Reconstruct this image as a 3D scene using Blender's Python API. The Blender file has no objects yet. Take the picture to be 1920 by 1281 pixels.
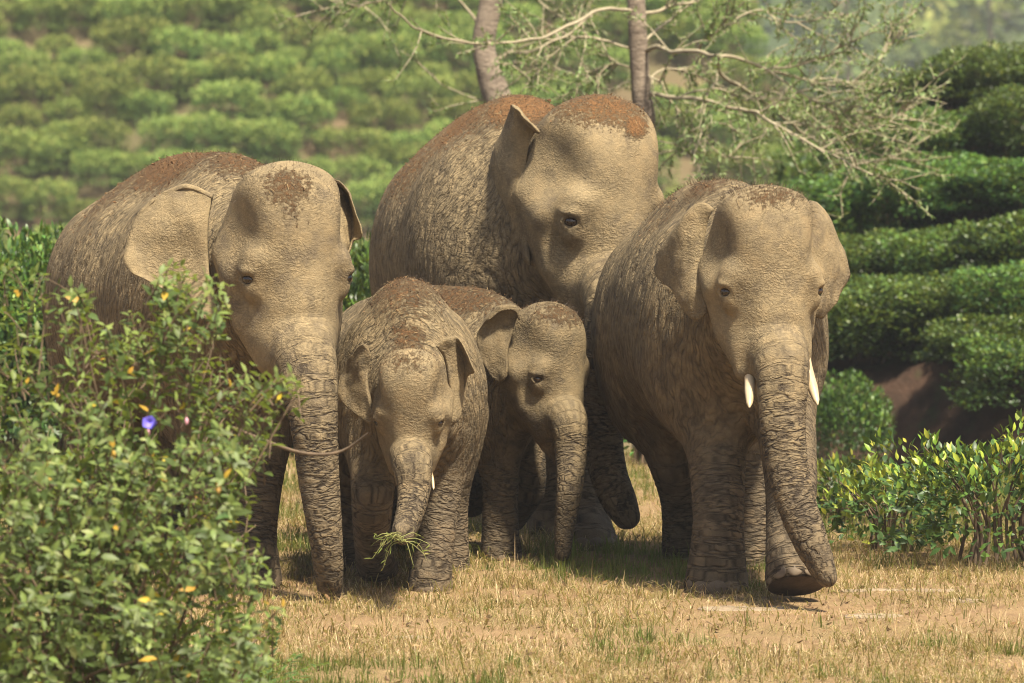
import bpy, math, random, os
import numpy as np
from mathutils import Vector, Matrix, noise as mnoise

random.seed(7)
RNG = np.random.default_rng(11)
scene = bpy.context.scene
COL = scene.collection

# ------------------------------------------------------------------ camera
F = 200.0 / 36.0 * 1920.0            # focal length in photo pixels
CAM_H = 2.4
HORIZON = 208.0
PITCH = math.atan((640.5 - HORIZON) / F)
cam_d = bpy.data.cameras.new('camera')
cam = bpy.data.objects.new('camera', cam_d)
COL.objects.link(cam)
cam.location = (0, 0, CAM_H)
cam.rotation_euler = (math.pi / 2 - PITCH, 0, 0)
cam_d.lens = 200.0
cam_d.sensor_width = 36.0
cam_d.clip_start = 0.5
cam_d.clip_end = 3000.0
cam_d.dof.use_dof = True
cam_d.dof.focus_distance = 28.2
cam_d.dof.aperture_fstop = 4.6
scene.camera = cam

# ------------------------------------------------------------------ sky, sun, exposure
SUN_EL = math.radians(60)
SUN_AZ = math.radians(29)            # to the right of the camera's back
sun_vec = Vector((math.sin(SUN_AZ) * math.cos(SUN_EL), -math.cos(SUN_AZ) * math.cos(SUN_EL), math.sin(SUN_EL)))
world = bpy.data.worlds.new('World')
scene.world = world
world.use_nodes = True
wn = world.node_tree
bg = wn.nodes['Background']
sky = wn.nodes.new('ShaderNodeTexSky')
sky.sky_type = 'NISHITA'
sky.sun_disc = False
sky.sun_elevation = SUN_EL
sky.sun_rotation = math.atan2(sun_vec.x, sun_vec.y)
sky.air_density = 1.2
sky.dust_density = 4.0
wn.links.new(sky.outputs['Color'], bg.inputs['Color'])
bg.inputs['Strength'].default_value = 0.058
sl = bpy.data.lights.new('sun', 'SUN')
sl.energy = 5.0
sl.angle = math.radians(5)
sl.color = (1.0, 0.905, 0.72)
sun = bpy.data.objects.new('sun', sl)
COL.objects.link(sun)
sun.rotation_euler = sun_vec.to_track_quat('Z', 'Y').to_euler()
sun.location = (10, 0, 40)
scene.view_settings.view_transform = 'Standard'
scene.view_settings.look = 'None'
scene.view_settings.exposure = 1.25
scene.view_settings.gamma = 1.0
scene.render.engine = 'CYCLES'
scene.cycles.use_denoising = True
scene.cycles.pixel_filter_type = 'BLACKMAN_HARRIS'
scene.cycles.filter_width = 1.1
scene.cycles.max_bounces = 6
scene.cycles.transparent_max_bounces = 8

# ------------------------------------------------------------------ helpers
_cp, _sp = math.cos(PITCH), math.sin(PITCH)
def P(px, py, D):
    """point of the place seen at photo pixel (px, py) at depth D in front of the camera"""
    u = (px - 960.0) / F
    v = (640.5 - py) / F
    dy = _cp + v * _sp
    dz = -_sp + v * _cp
    s = D / dy
    return np.array((u * s, D, CAM_H + dz * s))

def smooth01(x):
    x = np.clip(x, 0, 1)
    return x * x * (3 - 2 * x)

def plateau(x, y):
    return 0.015 * (y - 28.4)

def ground_h(x, y):
    x = np.asarray(x, float); y = np.asarray(y, float)
    z = plateau(x, y)
    crest = 37.2 - 2.7 * smooth01((x - 1.0) / 1.6)
    drop = np.maximum(0, y - crest)
    z = z - 0.05 * np.minimum(drop, 3) ** 2 - 0.28 * np.maximum(0, drop - 3)
    z = np.maximum(z, -5.0)
    # cut bank and tea terraces on the right
    bx = smooth01((x - (1.4 + .17 * np.maximum(0, y - 47))) / 1.1)
    yb = y + .9 * np.clip(x - 3, 0, 5)
    bank = -0.62 + 0.92 * smooth01((yb - 45.3) / 1.1) + 0.19 * np.maximum(0, np.minimum(yb, 58) - 47) + 0.2 * np.clip(x - 3, 0, 9)
    bank = np.where(y > 58, bank - 0.5 * (y - 58), bank)
    wgt = bx * smooth01((y - 38.5) / 4.2)
    z = np.where(wgt > 0, z * (1 - wgt) + np.maximum(bank, -5.0) * wgt, z)
    # tea hill on the left
    cap = np.where(x > 2.0, 6.6 - 1.0 * (x - 2.0), 6.6 - 1.3 * (x - 2.0))
    cap = np.minimum(cap, 24)
    hill = 0.56 * (y - 108) - 1.0 - 0.10 * np.maximum(0, x + 4) ** 1.3
    back = cap - 0.0 * y
    hill = np.minimum(hill, back)
    hill = np.where(y > 190, hill - 0.3 * (y - 190), hill)
    z = np.maximum(z, np.maximum(hill, -5.0) * 1.0)
    # far hill
    far = -5 + 0.36 * np.maximum(0, y - 300) + 6 * np.sin(x * 0.02 + 1) * smooth01((y - 300) / 100)
    far = np.where(y > 480, -5 + 0.36 * 180 + 0.02 * (y - 480), far)
    z = np.maximum(z, far)
    return z

def gh(x, y):
    return float(ground_h(x, y))

def link(o, parent=None):
    COL.objects.link(o)
    if parent is not None:
        o.parent = parent
    return o

def np_mesh(name, verts, faces, smooth=True, attrs=None, mats=(), mat_idx=None):
    """verts (N,3); faces: list of (M,k) int arrays; attrs: name -> (type, array) on points"""
    me = bpy.data.meshes.new(name)
    verts = np.asarray(verts, np.float32)
    if isinstance(faces, np.ndarray):
        faces = [faces]
    faces = [np.asarray(f, np.int32) for f in faces if len(f)]
    nl = sum(f.size for f in faces)
    nf = sum(len(f) for f in faces)
    me.vertices.add(len(verts))
    me.vertices.foreach_set('co', verts.ravel())
    me.loops.add(nl)
    me.loops.foreach_set('vertex_index', np.concatenate([f.ravel() for f in faces]))
    me.polygons.add(nf)
    starts = []; o = 0
    for f in faces:
        starts.append(o + np.arange(len(f), dtype=np.int32) * f.shape[1]); o += f.size
    me.polygons.foreach_set('loop_start', np.concatenate(starts))
    if mat_idx is not None:
        me.polygons.foreach_set('material_index', np.asarray(mat_idx, np.int32))
    me.polygons.foreach_set('use_smooth', np.full(nf, smooth, dtype=bool))
    me.update(calc_edges=True)
    for k, (t, a) in (attrs or {}).items():
        at = me.attributes.new(k, t, 'POINT')
        at.data.foreach_set('value' if t == 'FLOAT' else ('color' if t == 'FLOAT_COLOR' else 'vector'), np.asarray(a, np.float32).ravel())
    for m in mats:
        me.materials.append(m)
    return me

def tag(o, label=None, cat=None, group=None, kind=None):
    if label: o['label'] = label
    if cat: o['category'] = cat
    if group: o['group'] = group
    if kind: o['kind'] = kind
    return o

def empty(name, loc, label=None, cat=None, group=None):
    o = bpy.data.objects.new(name, None)
    o.location = loc
    o.empty_display_size = 0.2
    COL.objects.link(o)
    return tag(o, label, cat, group)

def add(name, me, parent=None, loc=None, kind=None):
    """mesh whose vertices are in world space: moved so that its origin is the parent's (or loc)"""
    o = bpy.data.objects.new(name, me)
    COL.objects.link(o)
    if parent is not None:
        o.parent = parent
    if loc is not None:
        o.location = loc
    if kind: o['kind'] = kind
    return o

def catmull(pts, n):
    pts = np.asarray(pts, float)
    if len(pts) < 3:
        t = np.linspace(0, 1, n)[:, None]
        return pts[0] * (1 - t) + pts[-1] * t
    q = np.vstack([2 * pts[0] - pts[1], pts, 2 * pts[-1] - pts[-2]])
    out = []
    m = len(pts) - 1
    for u in np.linspace(0, m, n):
        i = min(int(u), m - 1); t = u - i
        a, b, c, d = q[i], q[i + 1], q[i + 2], q[i + 3]
        out.append(0.5 * (2 * b + (c - a) * t + (2 * a - 5 * b + 4 * c - d) * t * t + (3 * b - a - 3 * c + d) * t ** 3))
    return np.array(out)

def tube(path, radii, sides=8, cap=True):
    """tapered tube along a path: verts, quads"""
    path = np.asarray(path, float); n = len(path)
    radii = np.broadcast_to(np.asarray(radii, float), (n,))
    tan = np.gradient(path, axis=0)
    tan /= np.linalg.norm(tan, axis=1)[:, None] + 1e-9
    ref = np.array((0.31, 0.92, 0.2))
    a = np.cross(tan, ref); a /= np.linalg.norm(a, axis=1)[:, None] + 1e-9
    b = np.cross(tan, a)
    th = np.linspace(0, 2 * np.pi, sides, endpoint=False)
    V = path[:, None, :] + radii[:, None, None] * (np.cos(th)[None, :, None] * a[:, None, :] + np.sin(th)[None, :, None] * b[:, None, :])
    V = V.reshape(-1, 3)
    i = np.arange(n - 1)[:, None] * sides; j = np.arange(sides)[None, :]; j2 = (j + 1) % sides
    Q = np.stack([i + j, i + j2, i + sides + j2, i + sides + j], -1).reshape(-1, 4)
    return V, Q

class Acc:
    """collects verts and faces of many pieces into one mesh"""
    def __init__(self):
        self.v = []; self.f = {}; self.n = 0; self.a = []
    def put(self, V, Fs, col=None):
        self.v.append(np.asarray(V, np.float32))
        for f in (Fs if isinstance(Fs, list) else [Fs]):
            f = np.asarray(f, np.int64)
            self.f.setdefault(f.shape[1], []).append(f + self.n)
        self.n += len(V)
        if col is not None:
            c = np.asarray(col, np.float32)
            if c.ndim == 1: c = np.tile(c, (len(V), 1))
            self.a.append(c)
    def mesh(self, name, mats=(), smooth=True, origin=None):
        V = np.concatenate(self.v)
        if origin is not None: V = V - np.asarray(origin)
        at = {}
        if self.a:
            c = np.concatenate(self.a)
            if c.shape[1] == 3: c = np.hstack([c, np.ones((len(c), 1))])
            at['tint'] = ('FLOAT_COLOR', c)
        return np_mesh(name, V, [np.concatenate(x) for x in self.f.values()], smooth, at, mats)

# ------------------------------------------------------------------ materials
def new_mat(name):
    m = bpy.data.materials.new(name)
    m.use_nodes = True
    nt = m.node_tree
    for n in list(nt.nodes): nt.nodes.remove(n)
    out = nt.nodes.new('ShaderNodeOutputMaterial')
    return m, nt, out

class NT:
    """small node-writing helper"""
    def __init__(self, nt): self.nt = nt
    def n(self, typ, ins=None, **kw):
        nd = self.nt.nodes.new(typ)
        for k, v in kw.items(): setattr(nd, k, v)
        for k, v in (ins or {}).items():
            s = nd.inputs[k]
            if hasattr(v, 'is_linked') or isinstance(v, bpy.types.NodeSocket): self.nt.links.new(v, s)
            else: s.default_value = v
        return nd
    def math(self, op, a, b=0.0, clamp=False):
        nd = self.nt.nodes.new('ShaderNodeMath'); nd.operation = op; nd.use_clamp = clamp
        for i, v in enumerate((a, b)):
            if isinstance(v, bpy.types.NodeSocket): self.nt.links.new(v, nd.inputs[i])
            else: nd.inputs[i].default_value = v
        return nd.outputs[0]
    def mix(self, f, a, b):
        nd = self.nt.nodes.new('ShaderNodeMix'); nd.data_type = 'RGBA'
        for s, v in ((nd.inputs[0], f), (nd.inputs[6], a), (nd.inputs[7], b)):
            if isinstance(v, bpy.types.NodeSocket): self.nt.links.new(v, s)
            else: s.default_value = v if not isinstance(v, tuple) or len(v) == 4 else (*v, 1)
        return nd.outputs[2]
    def fmix(self, f, a, b):
        nd = self.nt.nodes.new('ShaderNodeMix'); nd.data_type = 'FLOAT'
        for s, v in ((nd.inputs[0], f), (nd.inputs[2], a), (nd.inputs[3], b)):
            if isinstance(v, bpy.types.NodeSocket): self.nt.links.new(v, s)
            else: s.default_value = v
        return nd.outputs[0]
    def ramp(self, f, stops):
        nd = self.nt.nodes.new('ShaderNodeValToRGB')
        el = nd.color_ramp.elements
        while len(el) < len(stops): el.new(0.5)
        for e, (p, c) in zip(el, stops):
            e.position = p
            e.color = (c, c, c, 1) if not isinstance(c, tuple) else (*c, 1)
        self.nt.links.new(f, nd.inputs[0])
        return nd.outputs[0]
    def noise(self, vec, scale, detail=3, rough=0.55, dist=0.0):
        nd = self.n('ShaderNodeTexNoise', {'Scale': scale, 'Detail': detail, 'Roughness': rough, 'Distortion': dist})
        if vec is not None: self.nt.links.new(vec, nd.inputs['Vector'])
        return nd.outputs['Fac']
    def attr(self, name, out='Fac'):
        return self.n('ShaderNodeAttribute', attribute_name=name).outputs[out]
    def scale(self, vec, s):
        nd = self.nt.nodes.new('ShaderNodeVectorMath'); nd.operation = 'MULTIPLY'
        self.nt.links.new(vec, nd.inputs[0]); nd.inputs[1].default_value = s
        return nd.outputs[0]
    def ridge(self, fac, k=7.5):
        return self.math('SUBTRACT', 1.0, self.math('MULTIPLY', self.math('ABSOLUTE', self.math('SUBTRACT', fac, 0.5)), k), clamp=True)

def leaf_material(name, tint=(1, 1, 1), rough=0.45, trans=0.35, spec=0.35):
    """leaf: colour per leaf from the mesh, glossy top, light passing through"""
    m, nt, out = new_mat(name); N = NT(nt)
    c = N.attr('tint', 'Color')
    ob = N.n('ShaderNodeObjectInfo').outputs['Random']
    geo = N.n('ShaderNodeTexCoord').outputs['Object']
    nz = N.noise(geo, 9.0, 2)
    v = N.math('ADD', N.math('MULTIPLY', nz, 0.6), N.math('MULTIPLY', ob, 0.5))
    hs = N.n('ShaderNodeHueSaturation', {'Hue': N.math('ADD', 0.48, N.math('MULTIPLY', ob, 0.04)), 'Value': N.math('ADD', 0.45, v), 'Color': c})
    col = hs.outputs['Color']
    pb = N.n('ShaderNodeBsdfPrincipled', {'Base Color': col, 'Roughness': rough, 'Specular IOR Level': spec})
    tr = N.n('ShaderNodeBsdfTranslucent', {'Color': N.mix(0.5, col, (0.35, 0.42, 0.04))})
    mx = N.n('ShaderNodeMixShader', {0: trans, 1: pb.outputs[0], 2: tr.outputs[0]})
    nt.links.new(mx.outputs[0], out.inputs['Surface'])
    return m

def simple_mat(name, c1, c2, scale=6.0, rough=0.8, bump=0.3, bscale=40.0, bdist=0.01, stretch=(1, 1, 1), spec=0.3):
    m, nt, out = new_mat(name); N = NT(nt)
    co = N.scale(N.n('ShaderNodeTexCoord').outputs['Object'], stretch)
    f = N.ramp(N.noise(co, scale, 4, 0.6), [(0.3, 0.0), (0.7, 1.0)])
    h = N.noise(co, bscale, 4, 0.65)
    b = N.n('ShaderNodeBump', {'Strength': bump, 'Distance': bdist, 'Height': h})
    pb = N.n('ShaderNodeBsdfPrincipled', {'Base Color': N.mix(f, c1, c2), 'Roughness': rough, 'Normal': b.outputs[0], 'Specular IOR Level': spec})
    nt.links.new(pb.outputs[0], out.inputs['Surface'])
    return m
# ------------------------------------------------------------------ ground: one sheet from the camera to the far hills
def ground_material():
    m, nt, out = new_mat('ground_soil'); N = NT(nt)
    pos = N.n('ShaderNodeNewGeometry').outputs['Position']
    sep = N.n('ShaderNodeSeparateXYZ', {0: pos})
    big = N.noise(pos, 0.9, 5, 0.65)
    med = N.noise(N.scale(pos, (1, .55, 1)), 7.0, 5, 0.7)
    fine = N.noise(pos, 70.0, 4, 0.7)
    straw = N.noise(N.scale(pos, (1, .4, 1)), 160.0, 3, 0.7)
    soil = N.mix(N.ramp(med, [(0.3, 0.0), (0.7, 1.0)]), (0.17, 0.105, 0.058), (0.32, 0.215, 0.120))
    litter = N.mix(N.ramp(straw, [(0.35, 0.0), (0.65, 1.0)]), (0.10, 0.065, 0.032), (0.34, 0.245, 0.125))
    c = N.mix(N.ramp(N.math('ADD', N.math('MULTIPLY', big, .6), N.math('MULTIPLY', med, .4)), [(0.42, 0.0), (0.56, 1.0)]), soil, litter)
    hill = N.mix(N.ramp(N.noise(pos, 0.7, 5, .65), [(0.35, 0.0), (0.65, 1.0)]), (0.105, 0.080, 0.045), (0.16, 0.115, 0.068))
    hill = N.mix(N.ramp(N.noise(pos, 0.35, 4, .6), [(0.45, 0.0), (0.62, 0.7)]), hill, (0.085, 0.095, 0.04))
    vf = N.math('DIVIDE', N.math('SUBTRACT', sep.outputs['Y'], 200.0), 40.0, clamp=True)
    hill = N.mix(vf, hill, N.mix(N.ramp(N.noise(pos, 0.12, 5, .7), [(0.35, 0.0), (0.65, 1.0)]), (0.045, 0.065, 0.028), (0.085, 0.11, 0.045)))
    far = N.math('DIVIDE', N.math('SUBTRACT', sep.outputs['Y'], 60.0), 20.0, clamp=True)
    bank = N.math('MULTIPLY', N.math('DIVIDE', N.math('SUBTRACT', sep.outputs['Y'], 39.0), 2.0, clamp=True), 1.0)
    bcol = N.mix(N.ramp(N.noise(pos, 3.0, 5, .7), [(0.35, 0.0), (0.65, 1.0)]), (0.030, 0.021, 0.015), (0.075, 0.044, 0.030))
    bcol = N.mix(N.ramp(N.noise(pos, 1.7, 4, .7), [(0.52, 0.0), (0.66, 0.8)]), bcol, (0.045, 0.06, 0.022))
    c = N.mix(bank, c, bcol)
    c = N.mix(far, c, hill)
    h = N.math('ADD', N.math('MULTIPLY', fine, .5), N.math('MULTIPLY', med, 1.2))
    b = N.n('ShaderNodeBump', {'Strength': 0.8, 'Distance': 0.03, 'Height': h})
    pb = N.n('ShaderNodeBsdfPrincipled', {'Base Color': c, 'Roughness': 0.95, 'Normal': b.outputs[0], 'Specular IOR Level': 0.1})
    nt.links.new(pb.outputs[0], out.inputs['Surface'])
    return m
gy = np.concatenate([np.arange(-300, 0, 30), np.arange(0, 22, 1.0), np.arange(22, 39, .14), np.arange(39, 70, .5), np.arange(70, 140, 1.2), np.arange(140, 320, 5), np.arange(320, 700, 12), np.array((700, 900, 1300, 2000, 2600.))])
gx = np.concatenate([np.array((-1600, -900, -500)), np.arange(-320, -60, 20), np.arange(-60, -14, 3), np.arange(-14, -4.2, .5), np.arange(-4.2, 4.2, .14), np.arange(4.2, 14, .5), np.arange(14, 60, 3), np.arange(60, 321, 20), np.array((500, 900, 1600.))])
GX, GY = np.meshgrid(gx, gy, indexing='ij')
GZ = ground_h(GX, GY)
for i in range(len(gx)):
    if abs(gx[i]) > 6: continue
    for j in range(len(gy)):
        if 22 < gy[j] < 50:
            q = Vector((gx[i], gy[j], 0))
            GZ[i, j] += .016 * mnoise.noise(q * 2.1) + .012 * mnoise.noise(q * 6) + (.12 * mnoise.noise(q * 1.7) if gy[j] > 40 else 0)
i, j = np.meshgrid(np.arange(len(gx) - 1), np.arange(len(gy) - 1), indexing='ij')
a = (i * len(gy) + j).ravel(); ny = len(gy)
gm = np_mesh('ground', np.stack([GX, GY, GZ], -1).reshape(-1, 3), np.stack([a, a + ny, a + ny + 1, a + 1], 1), True, None, [ground_material()])
tag(add('ground', gm), kind='structure')
# ------------------------------------------------------------------ elephant skin and other body materials
def skin_material(name, tone=1.0, warm=0.0, soil=(1, 1, 1)):
    m, nt, out = new_mat(name); N = NT(nt)
    ob = N.n('ShaderNodeTexCoord').outputs['Object']
    bc = N.attr('bc', 'Vector'); lc = N.attr('lc', 'Vector')
    wl = N.attr('wl'); wf = N.attr('wf'); dirt = N.attr('dirt')
    warp = N.n('ShaderNodeTexNoise', {'Scale': 5.0, 'Detail': 2.0, 'Vector': ob}).outputs['Color']
    def warped(v, amt):
        sub = N.n('ShaderNodeVectorMath', {0: warp, 1: (0.5, 0.5, 0.5)}, operation='SUBTRACT').outputs[0]
        return N.n('ShaderNodeVectorMath', {0: v, 1: N.scale(sub, (amt, amt, amt))}, operation='ADD').outputs[0]
    b1 = N.ridge(N.noise(N.scale(warped(bc, 0.06), (62, 15, 13)), 1.0, 1, 0.5))
    b2 = N.ridge(N.noise(N.scale(warped(bc, 0.10), (30, 8, 7)), 1.0, 1, 0.5), 10.0)
    b3 = N.ridge(N.noise(N.scale(warped(ob, 0.08), (16, 16, 38)), 1.0, 1, 0.5))
    l1 = N.ridge(N.noise(N.scale(warped(lc, 0.012), (58, 6, 6)), 1.0, 1, 0.45, 0.3), 9.0)
    l2 = N.ridge(N.noise(N.scale(warped(lc, 0.02), (27, 3, 3)), 1.0, 1, 0.4, 0.2), 12.0)
    vo = N.n('ShaderNodeTexVoronoi', {'Scale': 62.0, 'Vector': warped(ob, 0.03)}, feature='DISTANCE_TO_EDGE')
    crack = N.math('SUBTRACT', 1.0, N.math('MULTIPLY', vo.outputs['Distance'], 7.0), clamp=True)
    f1 = N.ridge(N.noise(N.scale(warped(ob, 0.10), (26, 26, 60)), 1.0, 2, 0.6))
    f2 = N.ridge(N.noise(N.scale(warped(ob, 0.14), (54, 54, 24)), 1.0, 2, 0.6))
    fm = N.ramp(N.noise(ob, 4.0, 2, .5), [(0.35, 0.25), (0.65, 1.0)])
    fw = N.math('MULTIPLY', N.math('ADD', N.math('MULTIPLY', f1, .22), N.math('MULTIPLY', f2, .15)), fm)
    grain = N.noise(ob, 260.0, 2, 0.6)
    body = N.math('ADD', N.math('MULTIPLY', b1, 0.6), N.math('ADD', N.math('MULTIPLY', b2, 0.6), N.math('MULTIPLY', b3, 0.22)))
    lm = N.ramp(N.noise(ob, 6.5, 3, .6), [(0.32, 0.35), (0.68, 1.15)])
    limb = N.math('ADD', N.math('MULTIPLY', N.math('MULTIPLY', l1, 0.9), lm), N.math('MULTIPLY', l2, 0.75))
    limb = N.math('ADD', limb, N.math('MULTIPLY', N.ridge(N.noise(N.scale(warped(lc, 0.02), (20, 42, 42)), 1.0, 1, .5)), 0.04))
    crease = N.fmix(wl, N.math('MULTIPLY', body, N.fmix(wf, 1.0, 0.12)), limb)
    crease = N.math('ADD', crease, N.math('ADD', N.math('MULTIPLY', crack, N.fmix(wf, 0.18, 0.07)), N.math('MULTIPLY', fw, wf)))
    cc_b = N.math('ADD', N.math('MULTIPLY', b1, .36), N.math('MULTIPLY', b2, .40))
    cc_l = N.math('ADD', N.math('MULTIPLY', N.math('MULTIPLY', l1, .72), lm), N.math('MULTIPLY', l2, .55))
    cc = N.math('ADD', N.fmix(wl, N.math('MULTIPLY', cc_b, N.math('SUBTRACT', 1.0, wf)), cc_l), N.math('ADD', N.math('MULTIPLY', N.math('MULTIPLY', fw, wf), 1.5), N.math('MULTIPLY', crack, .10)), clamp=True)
    # soil crust
    dn = N.noise(ob, 42.0, 7, 0.8)
    dm = N.ramp(N.math('ADD', dirt, N.math('MULTIPLY', N.math('SUBTRACT', dn, 0.5), 2.4)), [(0.44, 0.0), (0.80, 1.0)])
    dfine = N.noise(ob, 120.0, 4, 0.75)
    h = N.math('ADD', N.math('MULTIPLY', crease, -1.0), N.math('MULTIPLY', grain, 0.22))
    h = N.fmix(dm, h, N.math('ADD', 0.4, N.math('MULTIPLY', dfine, 2.2)))
    bump = N.n('ShaderNodeBump', {'Strength': 0.8, 'Distance': 0.0110, 'Height': h})
    # colour: tan dusty hide, greyer low down where no dust sticks, wrinkle shade painted dark along creases
    big = N.noise(ob, 2.3, 4, 0.6)
    med = N.noise(ob, 11.0, 4, 0.65)
    t = tone
    c = N.mix(N.ramp(big, [(0.35, 0.0), (0.68, 1.0)]), (0.255 * t, 0.194 * t, 0.107 * t), (0.350 * t, 0.270 * t, 0.150 * t))
    dust = N.attr('dust')
    c = N.mix(N.math('MULTIPLY', dust, N.ramp(med, [(0.25, 0.35), (0.75, 1.0)])), N.mix(N.ramp(med, [(0.3, 0.0), (0.7, 1.0)]), (0.118 * t, 0.091 * t, 0.061 * t), (0.172 * t, 0.133 * t, 0.085 * t)), c)
    c = N.mix(N.math('MULTIPLY', N.ramp(med, [(0.45, 0.0), (0.8, 1.0)]), 0.16 + warm), c, (0.34, 0.21, 0.11))
    mott = N.ramp(N.noise(ob, 5.5, 5, .68), [(0.30, 0.0), (0.48, 1.0)])
    c = N.mix(N.math('MULTIPLY', N.math('SUBTRACT', 1.0, mott), N.fmix(wf, .40, .55)), c, (0.130 * t, 0.100 * t, 0.072 * t))
    c = N.mix(cc, c, (0.042, 0.031, 0.021))  # crease shading put into the hide colour, on top of the bump
    speck = N.ramp(N.noise(ob, 75.0, 3, 0.7), [(0.68, 0.0), (0.74, 1.0)])
    c = N.mix(N.math('MULTIPLY', speck, N.math('ADD', 0.08, N.math('MULTIPLY', dirt, 0.8)), clamp=True), c, (0.10, 0.052, 0.024))
    dc = N.ramp(dfine, [(0.28, (0.045, 0.024, 0.012)), (0.5, (0.155 * soil[0], 0.082 * soil[1], 0.036 * soil[2])), (0.78, (0.27 * soil[0], 0.15 * soil[1], 0.07 * soil[2]))])
    c = N.mix(dm, c, dc)
    pb = N.n('ShaderNodeBsdfPrincipled', {'Base Color': c, 'Roughness': 0.82, 'Normal': bump.outputs[0], 'Specular IOR Level': 0.18})
    nt.links.new(pb.outputs[0], out.inputs['Surface'])
    return m

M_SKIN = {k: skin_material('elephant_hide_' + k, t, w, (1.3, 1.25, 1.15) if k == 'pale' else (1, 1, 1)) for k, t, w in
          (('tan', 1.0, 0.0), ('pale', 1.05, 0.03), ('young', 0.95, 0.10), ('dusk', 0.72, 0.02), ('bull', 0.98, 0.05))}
M_NAIL = simple_mat('toenail_horn', (0.19, 0.145, 0.10), (0.11, 0.082, 0.058), 14, 0.6, 0.3, 60, 0.004)
M_TUSK = simple_mat('ivory', (0.50, 0.415, 0.28), (0.44, 0.31, 0.175), 9, 0.38, 0.12, 50, 0.003, (1, 1, 0.35), 0.5)
M_EYE = simple_mat('eye_wet', (0.012, 0.007, 0.004), (0.05, 0.026, 0.012), 30, 0.12, 0.0, 10, 0.001, spec=0.7)
M_HAIR = simple_mat('bristle', (0.03, 0.022, 0.016), (0.10, 0.065, 0.04), 12, 0.6, 0.0, 10)
M_CLOD = simple_mat('soil_clod', (0.21, 0.115, 0.052), (0.055, 0.030, 0.016), 60, 0.95, 0.3, 200, 0.004)
M_STRAW = simple_mat('straw_bit', (0.27, 0.19, 0.09), (0.12, 0.08, 0.04), 30, 0.8, 0.0, 10)
M_SOLE = simple_mat('foot_sole', (0.055, 0.040, 0.030), (0.10, 0.075, 0.055), 14, 0.9, 0.5, 50, 0.008)

# ------------------------------------------------------------------ smooth solid modelling (distance fields -> one continuous hide)
def smin(a, b, k):
    h = np.clip(0.5 + 0.5 * (b - a) / k, 0, 1)
    return b + (a - b) * h - k * h * (1 - h)
def smax(a, b, k):
    return -smin(-a, -b, k)
BIG = np.float32(3.0)

class Prim:
    def __init__(self, c, R): self.c = np.asarray(c, np.float32); self.R = R
    def ev(self, p):
        m = ((p - self.c) ** 2).sum(1) < (self.R + 0.22) ** 2
        d = np.full(len(p), BIG, np.float32)
        if m.any(): d[m] = self.raw(p[m])
        return d
class Ell(Prim):
    def __init__(self, c, r, M=None):
        super().__init__(c, max(r)); self.r = np.asarray(r, np.float32)
        self.M = np.eye(3, dtype=np.float32) if M is None else np.asarray(M, np.float32)   # rows = local axes
    def raw(self, p):
        q = (p - self.c) @ self.M.T
        k0 = np.sqrt(((q / self.r) ** 2).sum(1)) + 1e-6
        k1 = np.sqrt(((q / self.r ** 2) ** 2).sum(1)) + 1e-6
        return k0 * (k0 - 1) / k1
class Cone(Prim):
    """chain of rounded cones: smooth limb; pts (n,3), radii (n,)"""
    def __init__(self, pts, rad, n=0):
        pts = np.asarray(pts, float); rad = np.asarray(rad, float)
        if n:
            full = catmull(np.hstack([pts, rad[:, None]]), n); pts, rad = full[:, :3], full[:, 3]
        c = (pts.min(0) + pts.max(0)) / 2
        super().__init__(c, np.linalg.norm(pts - c, axis=1).max() + rad.max())
        self.pts = pts.astype(np.float32); self.rad = rad.astype(np.float32)
    def raw(self, p, want=False):
        best = None
        ln = np.linalg.norm(np.diff(self.pts, axis=0), axis=1); cum = np.concatenate([[0], np.cumsum(ln)])
        for i in range(len(self.pts) - 1):
            a, b = self.pts[i], self.pts[i + 1]; ab = b - a
            t = np.clip(((p - a) @ ab) / (ab @ ab + 1e-12), 0, 1)
            v = p - a - t[:, None] * ab
            d = np.sqrt((v ** 2).sum(1)) - (self.rad[i] + t * (self.rad[i + 1] - self.rad[i]))
            s = cum[i] + t * ln[i]
            if best is None: best, S = d, s
            else:
                m = d < best; best = np.where(m, d, best); S = np.where(m, s, S)
        return (best, S) if want else best
class Torus(Prim):
    def __init__(self, c, ax, up, R, r, sq=0.75):
        super().__init__(c, R + r); ax = np.asarray(ax, float); ax /= np.linalg.norm(ax)
        up = np.asarray(up, float); up = up - ax * (up @ ax); up /= np.linalg.norm(up)
        self.M = np.stack([np.cross(up, ax), up, ax]).astype(np.float32); self.Rr = R; self.r = r; self.sq = sq
    def raw(self, p):
        q = (p - self.c) @ self.M.T
        rad = np.sqrt(q[:, 0] ** 2 + (q[:, 1] / self.sq) ** 2)
        return np.sqrt((rad - self.Rr) ** 2 + q[:, 2] ** 2) - self.r

def union(prims, p, k):
    d = prims[0].ev(p)
    for q in prims[1:]: d = smin(d, q.ev(p), k)
    return d

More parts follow.
